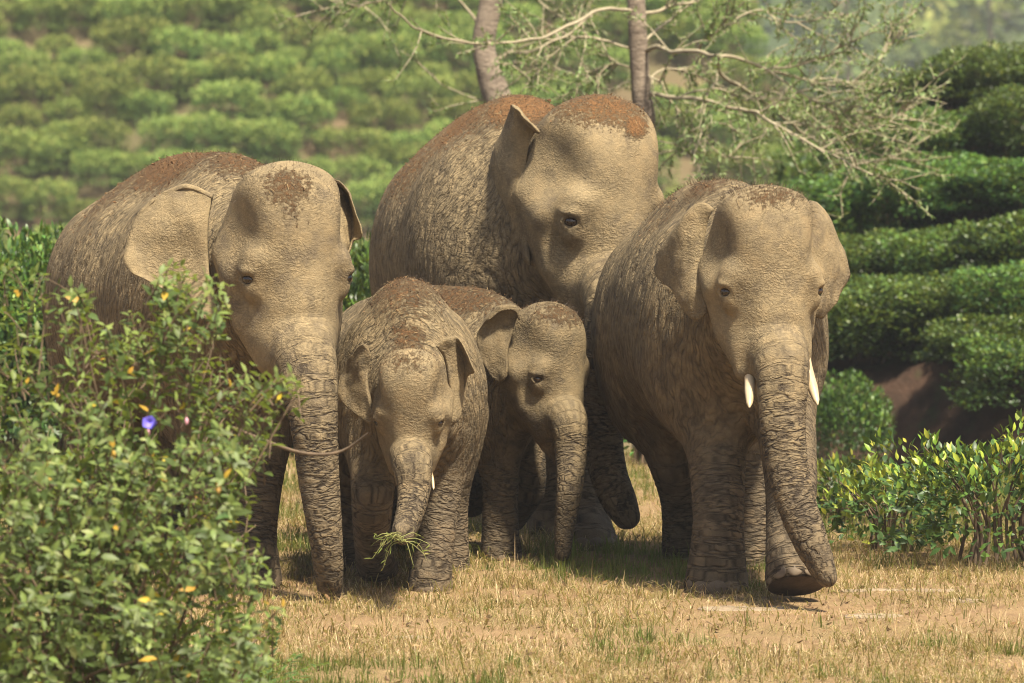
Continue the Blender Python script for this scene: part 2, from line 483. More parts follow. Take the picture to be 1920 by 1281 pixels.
def surface_nets(fn, lo, hi, h, B=4):
    lo = np.asarray(lo, float)
    nb = np.ceil((np.asarray(hi) - lo) / (h * B)).astype(int)
    n = nb * B + 1
    gi = np.stack(np.meshgrid(*[np.arange(k) for k in nb], indexing='ij'), -1).reshape(-1, 3)
    cen = (lo + (gi + 0.5) * B * h).astype(np.float32)
    dc = fn(cen)
    keep = np.abs(dc) < B * h * 0.5 * 1.75 * 1.3 + 0.006
    vals = np.ones(n, np.float32)
    for b, d in zip(gi[dc < 0], dc[dc < 0]):
        vals[b[0] * B:b[0] * B + B + 1, b[1] * B:b[1] * B + B + 1, b[2] * B:b[2] * B + B + 1] = -1
    act = np.zeros(n, bool)
    for b in gi[keep]:
        act[b[0] * B:b[0] * B + B + 1, b[1] * B:b[1] * B + B + 1, b[2] * B:b[2] * B + B + 1] = True
    idx = np.argwhere(act)
    pts = (lo + idx * h).astype(np.float32)
    out = np.empty(len(pts), np.float32)
    for s in range(0, len(pts), 400000):
        out[s:s + 400000] = fn(pts[s:s + 400000])
    vals[act] = out
    sgn = vals < 0
    cs = np.zeros(tuple(n - 1), np.uint8)
    for dx in (0, 1):
        for dy in (0, 1):
            for dz in (0, 1):
                cs += sgn[dx:n[0] - 1 + dx, dy:n[1] - 1 + dy, dz:n[2] - 1 + dz]
    cell = (cs > 0) & (cs < 8)
    ci = np.argwhere(cell)
    vid = np.full(tuple(n - 1), -1, np.int32); vid[cell] = np.arange(len(ci))
    cor = np.array([(a, b, c) for a in (0, 1) for b in (0, 1) for c in (0, 1)])
    cv = np.stack([vals[ci[:, 0] + o[0], ci[:, 1] + o[1], ci[:, 2] + o[2]] for o in cor], 1)
    acc = np.zeros((len(ci), 3)); cnt = np.zeros(len(ci))
    for i in range(8):
        for j in range(i + 1, 8):
            if np.abs(cor[i] - cor[j]).sum() != 1: continue
            m = (cv[:, i] < 0) != (cv[:, j] < 0)
            t = np.clip(cv[:, i] / (cv[:, i] - cv[:, j] + 1e-12), 0, 1)
            acc[m] += cor[i] + t[m, None] * (cor[j] - cor[i]); cnt[m] += 1
    V = lo + (ci + acc / cnt[:, None]) * h
    quads = []
    for ax in range(3):
        sl0 = [slice(None)] * 3; sl1 = [slice(None)] * 3
        sl0[ax] = slice(0, n[ax] - 1); sl1[ax] = slice(1, n[ax])
        e = np.argwhere(sgn[tuple(sl0)] != sgn[tuple(sl1)])
        u, w = (ax + 1) % 3, (ax + 2) % 3
        ok = (e[:, u] > 0) & (e[:, w] > 0) & (e[:, u] < n[u] - 1) & (e[:, w] < n[w] - 1)
        e = e[ok]
        def cidx(du, dw):
            c = e.copy(); c[:, u] += du; c[:, w] += dw
            return vid[c[:, 0], c[:, 1], c[:, 2]]
        q = np.stack([cidx(-1, -1), cidx(0, -1), cidx(0, 0), cidx(-1, 0)], 1)
        inside = sgn[e[:, 0], e[:, 1], e[:, 2]]
        q[~inside] = q[~inside][:, ::-1]
        quads.append(q)
    Q = np.concatenate(quads)
    Q = Q[(Q >= 0).all(1)]
    # keep the largest connected piece only is not needed: nothing floats; light smoothing
    e = np.concatenate([Q[:, [0, 1]], Q[:, [1, 2]], Q[:, [2, 3]], Q[:, [3, 0]]])
    for lam in (0.5, 0.4):
        s = np.zeros_like(V); c = np.zeros(len(V))
        for a, b in ((0, 1), (1, 0)):
            c += np.bincount(e[:, a], minlength=len(V))
            for k in range(3): s[:, k] += np.bincount(e[:, a], V[e[:, b], k], len(V))
        V = V + lam * (s / np.maximum(c, 1)[:, None] - V)
    return V, Q

def normals(V, Q):
    nrm = np.cross(V[Q[:, 2]] - V[Q[:, 0]], V[Q[:, 3]] - V[Q[:, 1]])
    out = np.zeros_like(V)
    for k in range(4):
        for j in range(3): out[:, j] += np.bincount(Q[:, k], nrm[:, j], len(V))
    return out / (np.linalg.norm(out, axis=1)[:, None] + 1e-12)

def head_frame(yaw, pitch, roll=0.0):
    y, p, r = math.radians(yaw), math.radians(pitch), math.radians(roll)
    f0 = np.array((math.sin(y), -math.cos(y), 0)); l = np.array((math.cos(y), math.sin(y), 0)); z = np.array((0, 0, 1.0))
    f = f0 * math.cos(p) - z * math.sin(p); u = z * math.cos(p) + f0 * math.sin(p)
    l2 = l * math.cos(r) + u * math.sin(r); u2 = u * math.cos(r) - l * math.sin(r)
    return np.stack([f, l2, u2])      # rows

def ear_sheet(grid, thick=0.022, n=26, m=22, ripple=0.006, seed=0):
    """ear from a grid of control points [row top..bottom][root..rim]: a folded sheet with thickness"""
    G = np.array(grid, float)
    rows = np.stack([catmull(G[:, j], n) for j in range(G.shape[1])], 1)
    S = np.stack([catmull(rows[i], m) for i in range(n)], 0)       # n x m x 3
    du = np.gradient(S, axis=0); dv = np.gradient(S, axis=1)
    N = np.cross(du, dv); N /= np.linalg.norm(N, axis=2)[..., None] + 1e-9
    for i in range(n):
        for j in range(m):
            q = S[i, j]
            w = min(1, j / (m * 0.3))
            S[i, j] = q + N[i, j] * w * ripple * (2 * mnoise.noise(Vector((q * 9 + seed))) + mnoise.noise(Vector((q * 24 + seed))))
    for i in range(n):
        k_ = .05 * mnoise.noise(Vector((i * .55, seed * 3.1, 1.0))) + .03 * mnoise.noise(Vector((i * 1.4, seed, 5.0)))
        for j in range(m // 2, m):
            S[i, j] += (S[i, -1] - S[i, m // 2]) * k_ * ((j - m // 2) / (m // 2)) ** 2 * 2.0
    edge = np.minimum(np.minimum(np.arange(n)[:, None], (n - 1 - np.arange(n))[:, None]) / 2.5, (m - 1 - np.arange(m))[None, :] / 2.0)
    th = thick * (0.32 + 0.50 * np.clip(edge, 0, 1)) * (1.5 - 0.9 * np.arange(m) / (m - 1))[None, :]
    A = (S + N * th[..., None] / 2).reshape(-1, 3); B = (S - N * th[..., None] / 2).reshape(-1, 3)
    i, j = np.meshgrid(np.arange(n - 1), np.arange(m - 1), indexing='ij')
    a = (i * m + j).ravel(); q = np.stack([a, a + m, a + m + 1, a + 1], 1)
    o = n * m
    bord = np.concatenate([np.arange(m), np.arange(1, n) * m + m - 1, (n - 1) * m + np.arange(m - 2, -1, -1), np.arange(n - 2, 0, -1) * m])
    nb = np.roll(bord, -1)
    side = np.stack([bord, nb, nb + o, bord + o], 1)
    return np.vstack([A, B]), np.vstack([q, (q + o)[:, ::-1], side])

def uv_ball(c, r, M, nu=14, nv=9):
    V = []; Q = []
    for a in range(nv + 1):
        t = math.pi * a / nv
        for b in range(nu):
            g = 2 * math.pi * b / nu
            V.append(np.asarray(c) + np.array((math.sin(t) * math.cos(g) * r[0], math.sin(t) * math.sin(g) * r[1], math.cos(t) * r[2])) @ M)
    for a in range(nv):
        for b in range(nu):
            Q.append((a * nu + b, (a + 1) * nu + b, (a + 1) * nu + (b + 1) % nu, a * nu + (b + 1) % nu))
    return np.array(V), np.array(Q)

def build_elephant(E):
    base = np.array((*E['base'][:2], gh(*E['base'][:2])))
    Hs = E['Hs']
    sh = np.array(E['shoulder']); hip = np.array(E['hip'])           # points on the axis (world, z = shoulder / rump height used as back line)
    ax = hip - sh; L = np.linalg.norm(ax[:2]); ax2 = np.array((ax[0], ax[1], 0)) / L
    lat = np.array((-ax2[1], ax2[0], 0)); up = np.array((0, 0, 1.0))
    Mb = np.stack([ax2, lat, up])
    def bp(t, l, z):
        q = sh + ax * t; g = q[2]
        return np.array((q[0], q[1], 0)) + lat * l * Hs + up * (g + (z - 1.0) * Hs)
    fat = E.get('fat', 1.0)
    torso = [Ell(bp(-0.02, 0, 0.685), np.array((0.23, 0.215 * fat, 0.285)) * Hs, Mb),
             Ell(bp(0.40, 0, 0.675), np.array((0.36, 0.275 * fat, 0.300)) * Hs, Mb),
             Ell(bp(0.72, 0, 0.680), np.array((0.30, 0.270 * fat, 0.290)) * Hs, Mb),
             Ell(bp(1.02, 0, 0.685), np.array((0.22, 0.225 * fat, 0.265)) * Hs, Mb),
             Cone([bp(-0.12, 0, 0.88), bp(0.08, 0, 0.935), bp(0.4, 0, 0.955), bp(0.75, 0, 0.935), bp(1.08, 0, 0.84), bp(1.22, 0, 0.70)], np.array((.06, .055, .05, .05, .06, .07)) * Hs, 12)]
    for s in (-1, 1):
        torso.append(Ell(bp(0.0, 0.130 * s, 0.63), np.array((0.12, 0.070, 0.21)) * Hs, Mb))
        torso.append(Ell(bp(1.0, 0.15 * s, 0.61), np.array((0.155, 0.080, 0.22)) * Hs, Mb))
    for e in E.get('extra', []): torso.append(e)
    legs = []
    for lg in E['legs']:
        pts = np.array([q[:3] for q in lg['p']]); rad = np.array([q[3] for q in lg['p']])
        legs.append((Cone(pts, rad, 14), lg))
    R = head_frame(*E['rot']); hs = E['hscale']; ho = np.array(E['head'])
    def hp(x, y, z): return ho + hs * (x * R[0] + y * R[1] + z * R[2])
    skull = [Ell(hp(-.27, 0, .175), np.array((.30, .275, .31)) * hs, R)]
    dome = E.get('dome', 1.0)
    for s in (-1, 1):
        skull.append(Ell(hp(-.20, E.get('dsp', .128) * s, .295 * dome), np.array((.185, .150, .185)) * hs, R))
    skull += [Ell(hp(-.20, 0, .325 * dome), np.array((.18, .135, .175)) * hs, R), Ell(hp(-.085, 0, .12), np.array((.130, .215, .28)) * hs, R)]
    face = []
    for s in (-1, 1):
        face += [Ell(hp(-.085, .195 * s, .065), np.array((.095, .072, .062)) * hs, R),
                 Cone([hp(-.08, .215 * s, -.02), hp(-.22, .255 * s, -.01), hp(-.38, .250 * s, .06)], np.array((.050, .050, .058)) * hs),
                 Cone([hp(-.24, .155 * s, -.05), hp(-.19, .145 * s, -.22), hp(-.10, .10 * s, -.40)], np.array((.145, .125, .085)) * hs)]
        if E.get('bull'):
            face.append(Cone([hp(-.10, .12 * s, -.18), hp(-.05, .140 * s, -.32), hp(-.01, .152 * s, -.425)], np.array((.06, .066, .050)) * hs))
        else:
            face.append(Cone([hp(-.08, .105 * s, -.18), hp(-.05, .115 * s, -.32), hp(-.02, .112 * s, -.40)], np.array((.06, .058, .042)) * hs))
    jaw = [Cone([hp(-.33, 0, -.16), hp(-.20, 0, -.36), hp(-.08, 0, -.53), hp(-.03, 0, -.60)], np.array((.17, .13, .075, .04)) * hs, 8)]
    tr0 = [(*hp(-.12, 0, .14), .135 * hs), (*hp(-.085, 0, -.02), .168 * hs), (*hp(-.068, 0, -.12), .178 * hs), (*hp(-.045, 0, -.25), .172 * hs)]
    trk = tr0 + [tuple(q) for q in E['trunk']]
    trunk = Cone([q[:3] for q in trk], [q[3] for q in trk], 34)
    neck = [Cone([hp(-.34, 0, .08), (hp(-.34, 0, .08) + bp(0.0, 0, .70)) / 2, bp(0.05, 0, .68)], np.array((.27 * hs, .245 * hs + 0.01 * Hs, .20 * Hs))),
            Cone([hp(-.30, 0, -.14), bp(0.0, 0, .58)], np.array((.17 * hs, .17 * Hs)))]
    temple = [Ell(hp(-.15, .405 * s, .20), np.array((.19, .145, .19)) * hs, R) for s in (-1, 1)]
    hollow = [Ell(hp(-.10, .30 * s, -.12), np.array((.055, .05, .13)) * hs, R) for s in (-1, 1)]
    mouth = [Cone([hp(-.085, .17 * s, -.36), hp(-.02, .12 * s, -.47)], np.array((.012, .03)) * hs) for s in (-1, 1)]
    eyes, lids, bags = [], [], []
    for s in (-1, 1):
        dirv = R[0] * .62 + R[1] * .78 * s - R[2] * 0.05
        c = hp(-.062, .232 * s, -.018)
        eyes.append((c, dirv))
        o = c + dirv * .022 * hs
        lids.append(Torus(o + dirv * .001 * hs, dirv, R[2] * 1.0 - R[0] * 0.25, .044 * hs, .0125 * hs, 0.52))
        bags.append(Ell(o - dirv * .046 * hs - R[2] * .034 * hs, np.array((.060, .055, .075)) * hs, R))
        bags.append(Ell(o - dirv * .030 * hs + R[2] * .038 * hs, np.array((.065, .060, .022)) * hs, R))
    sock = [Ell(c + d * .030 * hs, np.array((.037, .037, .022)) * hs, R) for c, d in eyes]
    def head_fn(p):
        d = union(skull, p, .10 * hs)
        for s in temple: d = smax(d, -s.ev(p), .19 * hs)
        for q in face: d = smin(d, q.ev(p), .075 * hs)
        for s in hollow: d = smax(d, -s.ev(p), .07 * hs)
        for q in bags: d = smin(d, q.ev(p), .030 * hs)
        for s in sock: d = smax(d, -s.ev(p), .022 * hs)
        for q in lids: d = smin(d, q.ev(p), .010 * hs)
        return d
    planes = []
    for c, lg in legs:
        e = c.pts[-1]; nrm = np.asarray(lg.get('n', (0, 0, -1)), float); nrm /= np.linalg.norm(nrm)
        planes.append((e.astype(np.float32), nrm.astype(np.float32)))
    def fn(p):
        t = union(torso, p, .13 * Hs)
        d = None
        for (c, lg), (e, nn) in zip(legs, planes):
            dl = c.ev(p)
            dl = smax(dl, (p - e) @ nn, .045)
            x = smin(t, dl, .10 * Hs)
            d = x if d is None else np.minimum(d, x)
        nk = union(neck, p, .10 * Hs)
        hd = head_fn(p)
        dj = jaw[0].ev(p)
        hj = smin(hd, dj, .05 * hs)
        for s in mouth: hj = smax(hj, -s.ev(p), .02 * hs)
        A = smin(d, smin(nk, hj, .08 * hs), .11 * Hs)
        tk = trunk.ev(p)
        B = smin(hd, tk, .085 * hs)
        return np.minimum(A, B)
    allp = np.vstack([c.pts for c, _ in legs] + [trunk.pts])
    lo = np.minimum(allp.min(0) - .3, np.minimum(bp(1.5, 0, 0.2), hp(-.6, -.5, -.7)) - .0)
    hi = np.maximum(allp.max(0) + .3, np.maximum(bp(1.5, 0, 1.1), hp(-.6, .5, .7)))
    for q in torso + skull:
        lo = np.minimum(lo, q.c - q.R); hi = np.maximum(hi, q.c + q.R)
    V, Q = surface_nets(fn, lo, hi, E['res'])
    nrm = normals(V, Q)
    nb = len(V)
    # ears: folded sheets rooted in the skull, part of the same hide
    for k, g in enumerate(E['ears']):
        ev, eq = ear_sheet(g, E.get('ear_th', .024), seed=k * 3 + len(E['name']))
        Q = np.vstack([Q, eq + len(V)]); V = np.vstack([V, ev])
        nrm = np.vstack([nrm, np.zeros_like(ev)])
    en = normals(V, Q); nrm[nb:] = en[nb:]
    # attributes for the hide
    p = V.astype(np.float32)
    td, ts = trunk.raw(p, True)
    hd = np.full(len(p), 1.0, np.float32); hd[:nb] = head_fn(p[:nb])
    wl = np.zeros(len(p)); lc = np.zeros((len(p), 3))
    tw = smooth01((0.05 - td) / 0.06) * smooth01((ts - .20 * hs) / (.85 * hs))
    def ring(cone, s):
        i = np.clip(np.searchsorted(np.concatenate([[0], np.cumsum(np.linalg.norm(np.diff(cone.pts, axis=0), axis=1))]), s) - 1, 0, len(cone.pts) - 2)
        a = cone.pts[i]; d = cone.pts[i + 1] - a; d = d / np.linalg.norm(d, axis=1)[:, None]
        e1 = np.cross(d, np.array((0.0, 1.0, 0.15))); e1 /= np.linalg.norm(e1, axis=1)[:, None]
        e2 = np.cross(d, e1); v = p - a
        return np.sin(np.arctan2((v * e2).sum(1), (v * e1).sum(1)) / 1.0) , np.cos(np.arctan2((v * e2).sum(1), (v * e1).sum(1)))
    r1, r2 = ring(trunk, ts)
    lc[:] = np.stack([ts, r1 * .30, r2 * .30], 1); wl = np.maximum(wl, tw); wl[nb:] = 0
    bestl = np.full(len(p), 9.0)
    for c, lg in legs:
        d, s = c.raw(p, True)
        tot = s.max() if s.max() > 0 else 1
        w = smooth01((0.06 - d) / 0.06) * smooth01((s / tot - .30) / .25) * (1 - tw)
        a1, a2 = ring(c, s)
        m = (d < bestl) & (d < .12) & (tw < .5) & (np.arange(len(p)) < nb)
        bestl = np.where(m, d, bestl)
        lc[m] = np.stack([s + 3, a1 * .30, a2 * .30], 1)[m]; wl[m] = w[m]
    hl = (p - ho) @ R.T / hs
    wf = smooth01((0.09 * hs - hd) / (0.05 * hs)) * smooth01((hl[:, 0] + .55) / .25)
    wf = np.maximum(wf, smooth01((0.06 - td) / 0.05) * smooth01((ts - .1 * hs) / (.1 * hs)))
    wf[nb:] = 0.9
    bl = (p - bp(0, 0, .6)) @ Mb.T
    bc = np.stack([bl[:, 0] + .28 * bl[:, 2], bl[:, 1], bl[:, 2] - .28 * bl[:, 0]], 1)
    gz = np.array([0.0]); gz = ground_h(p[:, 0], p[:, 1])
    hz = (p[:, 2] - gz) / Hs
    dust = smooth01((hz - .18) / .5) * np.clip(.72 + .5 * nrm[:, 2], 0, 1)
    dust[:] = np.clip(dust + .35 * wf, 0, 1); dust[nb:] = np.clip(dust[nb:] + .2, 0, 1)
    dirt = np.zeros(len(p))
    for (c, r, amt) in E['dirt']:
        d = np.linalg.norm((p - np.asarray(c)) / np.asarray(r), axis=1)
        dirt = np.maximum(dirt, amt * smooth01(1.25 - d) * smooth01((nrm[:, 2] + .15) / .45))
    dirt[nb:] *= .3
    fold = np.zeros(nb)
    amp_b = (1 - wf[:nb]) * (1 - wl[:nb]) * .0060 * min(1, Hs / 1.9)
    amp_l = wl[:nb] * .0034 * min(1, Hs / 1.9)
    for i in range(nb):
        if amp_b[i] > .001:
            v = mnoise.noise(Vector((bc[i, 0] * 15, bc[i, 1] * 5, bc[i, 2] * 4.5)))
            fold[i] -= amp_b[i] * max(0, 1 - 5 * abs(v))
        if amp_l[i] > .001:
            v = mnoise.noise(Vector((lc[i, 0] * 17, lc[i, 1] * 4, lc[i, 2] * 4)))
            fold[i] -= amp_l[i] * max(0, 1 - 4.5 * abs(v))
    V[:nb] += nrm[:nb] * fold[:, None]
    me = np_mesh(E['name'] + '_body', V - base, Q, True,
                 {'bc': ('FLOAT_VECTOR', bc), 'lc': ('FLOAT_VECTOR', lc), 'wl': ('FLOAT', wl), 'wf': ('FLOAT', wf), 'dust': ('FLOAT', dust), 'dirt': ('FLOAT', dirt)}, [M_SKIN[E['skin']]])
    root = empty('elephant', base, E['label'], 'elephant', None)
    add('body', me, root)
    # eyes
    for c, d in eyes:
        Ev, Eq = uv_ball(c + d * .006 * hs, np.array((.036, .036, .026)) * hs, R)
        add('eye', np_mesh('eye', Ev - base, Eq, True, None, [M_EYE]), root)
    # tusks
    for t in E.get('tusks', []):
        pts = catmull(np.array([q[:3] for q in t['p']]), 12); rr = np.interp(np.linspace(0, 1, 12), np.linspace(0, 1, len(t['r'])), t['r'])
        rr[-1] *= .35
        Tv, Tq = tube(pts, rr, 12)
        tip = len(Tv); Tv = np.vstack([Tv, pts[-1] + (pts[-1] - pts[-2]) * .12])
        tri = np.array([(tip - 12 + i, tip - 12 + (i + 1) % 12, tip) for i in range(12)])
        add('tusk', np_mesh('tusk', Tv - base, [Tq, tri], True, None, [M_TUSK]), root)
    # toenails
    rg0 = np.random.default_rng(5)
    for (c, lg), (e, nn) in zip(legs, planes):
        if not lg.get('nails', True): continue
        fwd = np.asarray(lg.get('fwd', (0, -1, 0)), float); n0 = -nn.astype(float)
        fwd = fwd - n0 * (fwd @ n0); fwd /= np.linalg.norm(fwd); side = np.cross(n0, fwd)
        rf = float(c.rad[-1])
        for a in lg.get('toes', (-62, -30, 0, 30, 62)):
            a = math.radians(a)
            dr = fwd * math.cos(a) + side * math.sin(a)
            cc = e + dr * rf * .885 + n0 * rf * .23
            w = rf * (.24 if abs(a) > .9 else .29) * rg0.uniform(.88, 1.08)
            Nv, Nq = uv_ball(cc, (rf * .075, w, rf * .24 * rg0.uniform(.85, 1.1)), np.stack([dr, np.cross(n0, dr), n0]), 12, 8)
            add('toenail', np_mesh('toenail', Nv - base, Nq, True, None, [M_NAIL]), root)
        if lg.get('sole'):
            th = np.linspace(0, 2 * np.pi, 24, endpoint=False)
            ring_ = [e + nn * .004 + (fwd * math.cos(t) + side * math.sin(t)) * rf * .92 * k for k in (1.0, .0001) for t in th]
            ring_ = np.array(ring_); ring_[24:] += nn * .012
            sq = np.array([(i, (i + 1) % 24, 24 + (i + 1) % 24, 24 + i) for i in range(24)])
            add('foot_sole', np_mesh('foot_sole', ring_ - base, sq, True, None, [M_SOLE]), root)
    # soil clods and straw lying in the crust, bristles along crown and back
    rg = np.random.default_rng(len(E['name']) * 7 + 3)
    prob = np.clip(dirt[:nb] - .10, 0, 1) ** 1.1
    area_n = int(E.get('clods', 900) * .55)
    if prob.sum() > 0:
        pick = rg.choice(nb, area_n, p=prob / prob.sum())
        A = Acc(); tet = np.array([(0, 1, 2), (0, 3, 1), (1, 3, 2), (2, 3, 0)])
        for i in pick:
            r = rg.uniform(.0012, .0034) * (2.4 if rg.random() < .03 else 1)
            A.put(V[i] + rg.normal(0, .004, 3) + nrm[i] * r * .3 + rg.normal(0, r, (4, 3)), tet)
        add('soil_clods', A.mesh('soil_clods', [M_CLOD], False, base), root, kind='stuff')
        A = Acc()
        for i in rg.choice(nb, area_n // 12, p=prob / prob.sum()):
            d = rg.normal(0, 1, 3); d -= nrm[i] * (d @ nrm[i]) * .8; d /= np.linalg.norm(d)
            ln = rg.uniform(.010, .035); w = np.cross(d, nrm[i]) * .0014; o = V[i] + nrm[i] * .006
            A.put(np.array([o - d * ln / 2 - w, o - d * ln / 2 + w, o + d * ln / 2 + w + nrm[i] * .006, o + d * ln / 2 - w + nrm[i] * .006]), np.array([(0, 1, 2, 3)]))
        add('straw_bits', A.mesh('straw_bits', [M_STRAW], False, base), root, kind='stuff')
    crown = np.clip((hl[:nb, 2] - .28) / .2, 0, 1) * (np.abs(hl[:nb, 1]) < .33) * (hd[:nb] < .02)
    spine = ((bl[:nb, 2] > .30 * Hs) & (np.abs(bl[:nb, 1]) < .12 * Hs)) * .35
    w = (crown * (nrm[:nb, 2] > -.1) + spine) + 1e-9
    A = Acc()
    for i in rg.choice(nb, E.get('hairs', 900), p=w / w.sum()):
        d = nrm[i] + rg.normal(0, .35, 3); d /= np.linalg.norm(d)
        ln = rg.uniform(.018, .05) * E.get('hair_len', 1.0); s = np.cross(d, (.3, .8, .1)); s = s / np.linalg.norm(s) * .0006
        o = V[i] - nrm[i] * .004; mid = o + d * ln * .55; tip = o + d * ln + np.array((0, 0, -.25 * ln)) + rg.normal(0, .1 * ln, 3)
        A.put(np.array([o - s, o + s, mid + s * .7, mid - s * .7, tip]), [np.array([(0, 1, 2, 3)]), np.array([(3, 2, 4)])])
    add('hair', A.mesh('hair', [M_HAIR], False, base), root, kind='stuff')
    return root, V, nrm, fn
# ------------------------------------------------------------------ the five elephants
def FT(px, D):
    x = (px - 960.0) / F * D * 1.001
    return np.array((x, D, gh(x, D)))
def W(px, py, D, r):
    return (*P(px, py, D), r)
def WF(px, D, r, dz=0.0):
    q = FT(px, D); return (q[0], q[1], q[2] + dz - .012, r)
def EAR(rows, dD=0.0):
    return [[P(x, y, d + dD) for x, y, d in r] for r in rows]

ELEPHANTS = []
# grown cow on the left, half hidden by the bush
ELEPHANTS.append(dict(
    name='cow', dsp=.120, label='adult elephant half hidden by the flowering bush, crumbly soil down its forehead', skin='tan', res=.0125,
    Hs=2.18, fat=1.06, base=FT(420, 29.4), shoulder=P(435, 296, 29.05), hip=P(290, 320, 30.5),
    head=P(566, 518, 28.0), rot=(22, 5, 0), hscale=1.05,
    trunk=[W(577, 700, 27.88, .148), W(589, 800, 27.8, .118), W(598, 900, 27.8, .102), W(610, 1000, 27.8, .086), W(617, 1075, 27.85, .072), W(618, 1112, 27.9, .058)],
    legs=[dict(p=[W(500, 690, 28.9, .22), W(497, 790, 28.85, .165), W(484, 890, 28.8, .132), W(472, 990, 28.75, .13), W(470, 1050, 28.7, .145), WF(471, 28.7, .165)]),
          dict(p=[W(375, 700, 29.1, .21), W(385, 820, 28.95, .165), W(400, 930, 28.85, .135), W(385, 1000, 29.1, .118), W(375, 1045, 29.3, .125)], n=(.0, .55, -.8), nails=False),
          dict(p=[W(205, 720, 30.5, .25), W(200, 850, 30.4, .18), W(208, 950, 30.5, .14), WF(212, 30.5, .155)]),
          dict(p=[W(340, 720, 30.4, .24), W(338, 850, 30.3, .17), W(345, 950, 30.4, .13), WF(348, 30.4, .15)])],
    ears=[EAR([[(398, 373, 28.305), (351, 355, 28.345), (300, 373, 28.385), (258, 404, 28.405)],
               [(398, 370, 28.32), (350, 352, 28.36), (298, 370, 28.40), (256, 402, 28.42)],
               [(390, 420, 28.30), (345, 412, 28.31), (290, 426, 28.34), (243, 440, 28.38)],
               [(390, 480, 28.30), (350, 480, 28.33), (290, 486, 28.33), (231, 490, 28.34)],
               [(398, 540, 28.26), (352, 540, 28.30), (306, 536, 28.30), (262, 520, 28.30)],
               [(410, 590, 28.20), (392, 600, 28.20), (372, 590, 28.20), (340, 556, 28.22)]]),
          EAR([[(570, 352, 28.40), (598, 336, 28.44), (620, 333, 28.5), (634, 340, 28.40)],
               [(580, 378, 28.34), (620, 362, 28.44), (650, 366, 28.56), (657, 372, 28.40)],
               [(596, 424, 28.28), (636, 414, 28.42), (662, 424, 28.48), (678, 438, 28.34)],
               [(632, 470, 28.26), (648, 460, 28.40), (656, 458, 28.45), (660, 452, 28.40)],
               [(630, 505, 28.22), (638, 500, 28.30), (643, 495, 28.36), (647, 486, 28.36)]])],
    dirt=[(P(340, 300, 29.6), (.62, .9, .28), .80), (P(250, 400, 30.0), (.40, .7, .45), .58), (P(450, 310, 29.0), (.25, .4, .2), .75),
          (P(540, 345, 27.9), (.20, .3, .16), .66), (P(548, 430, 27.8), (.11, .3, .26), .66), (P(560, 480, 27.8), (.14, .3, .12), .40)],
    clods=5200, hairs=1100))
# tall cow at the back
ELEPHANTS.append(dict(
    name='matriarch', label='tallest elephant at the back, orange soil caked thick on its crown and back', skin='pale', res=.0138,
    Hs=2.42, fat=.96, base=FT(960, 32.1), shoulder=P(980, 188, 31.5), hip=P(905, 236, 32.9),
    head=P(1167, 410, 30.6), rot=(38, 8, 0), hscale=1.22,
    trunk=[W(1160, 570, 30.32, .185), W(1142, 660, 30.3, .15), W(1133, 745, 30.35, .122), W(1131, 820, 30.35, .108), W(1140, 885, 30.3, .102), W(1160, 938, 30.25, .096), W(1175, 968, 30.22, .074)],
    legs=[dict(p=[W(1055, 680, 31.3, .27), W(1080, 800, 31.2, .18), W(1095, 900, 31.0, .132), W(1100, 970, 30.9, .128), WF(1103, 30.75, .175)], fwd=(.3, -1, 0)),
          dict(p=[W(950, 680, 31.6, .27), W(990, 810, 31.5, .18), W(1028, 920, 31.5, .13), WF(1040, 31.5, .16)]),
          dict(p=[W(835, 690, 32.9, .28), W(850, 810, 32.8, .19), W(862, 910, 32.9, .15), WF(868, 32.8, .17)]),
          dict(p=[W(975, 690, 33.0, .28), W(980, 810, 32.9, .19), W(985, 910, 33.0, .15), WF(985, 33.0, .17)])],
    ears=[EAR([[(1012, 250, 30.62), (990, 226, 30.56), (974, 210, 30.56), (962, 203, 30.62)],
               [(1004, 246, 30.70), (980, 224, 30.66), (966, 206, 30.68), (957, 200, 30.72)],
               [(992, 270, 30.72), (966, 256, 30.72), (950, 248, 30.80), (938, 254, 30.92)],
               [(985, 320, 30.75), (957, 316, 30.74), (934, 312, 30.84), (919, 308, 31.02)],
               [(986, 390, 30.75), (966, 385, 30.76), (946, 374, 30.84), (926, 352, 31.02)],
               [(990, 450, 30.75), (981, 445, 30.77), (971, 434, 30.82), (957, 412, 30.92)],
               [(994, 498, 30.73), (990, 495, 30.75), (986, 490, 30.78), (980, 480, 30.83)]])],
    dirt=[(P(900, 250, 31.9), (.55, .9, .40), .72), (P(985, 200, 31.3), (.4, .6, .2), .85), (P(800, 330, 32.3), (.38, .8, .38), .62),
          (P(1130, 205, 30.7), (.38, .5, .17), .76), (P(1195, 235, 30.5), (.10, .4, .10), .95), (P(1150, 330, 30.4), (.14, .3, .12), .45)],
    clods=6000, hairs=900))
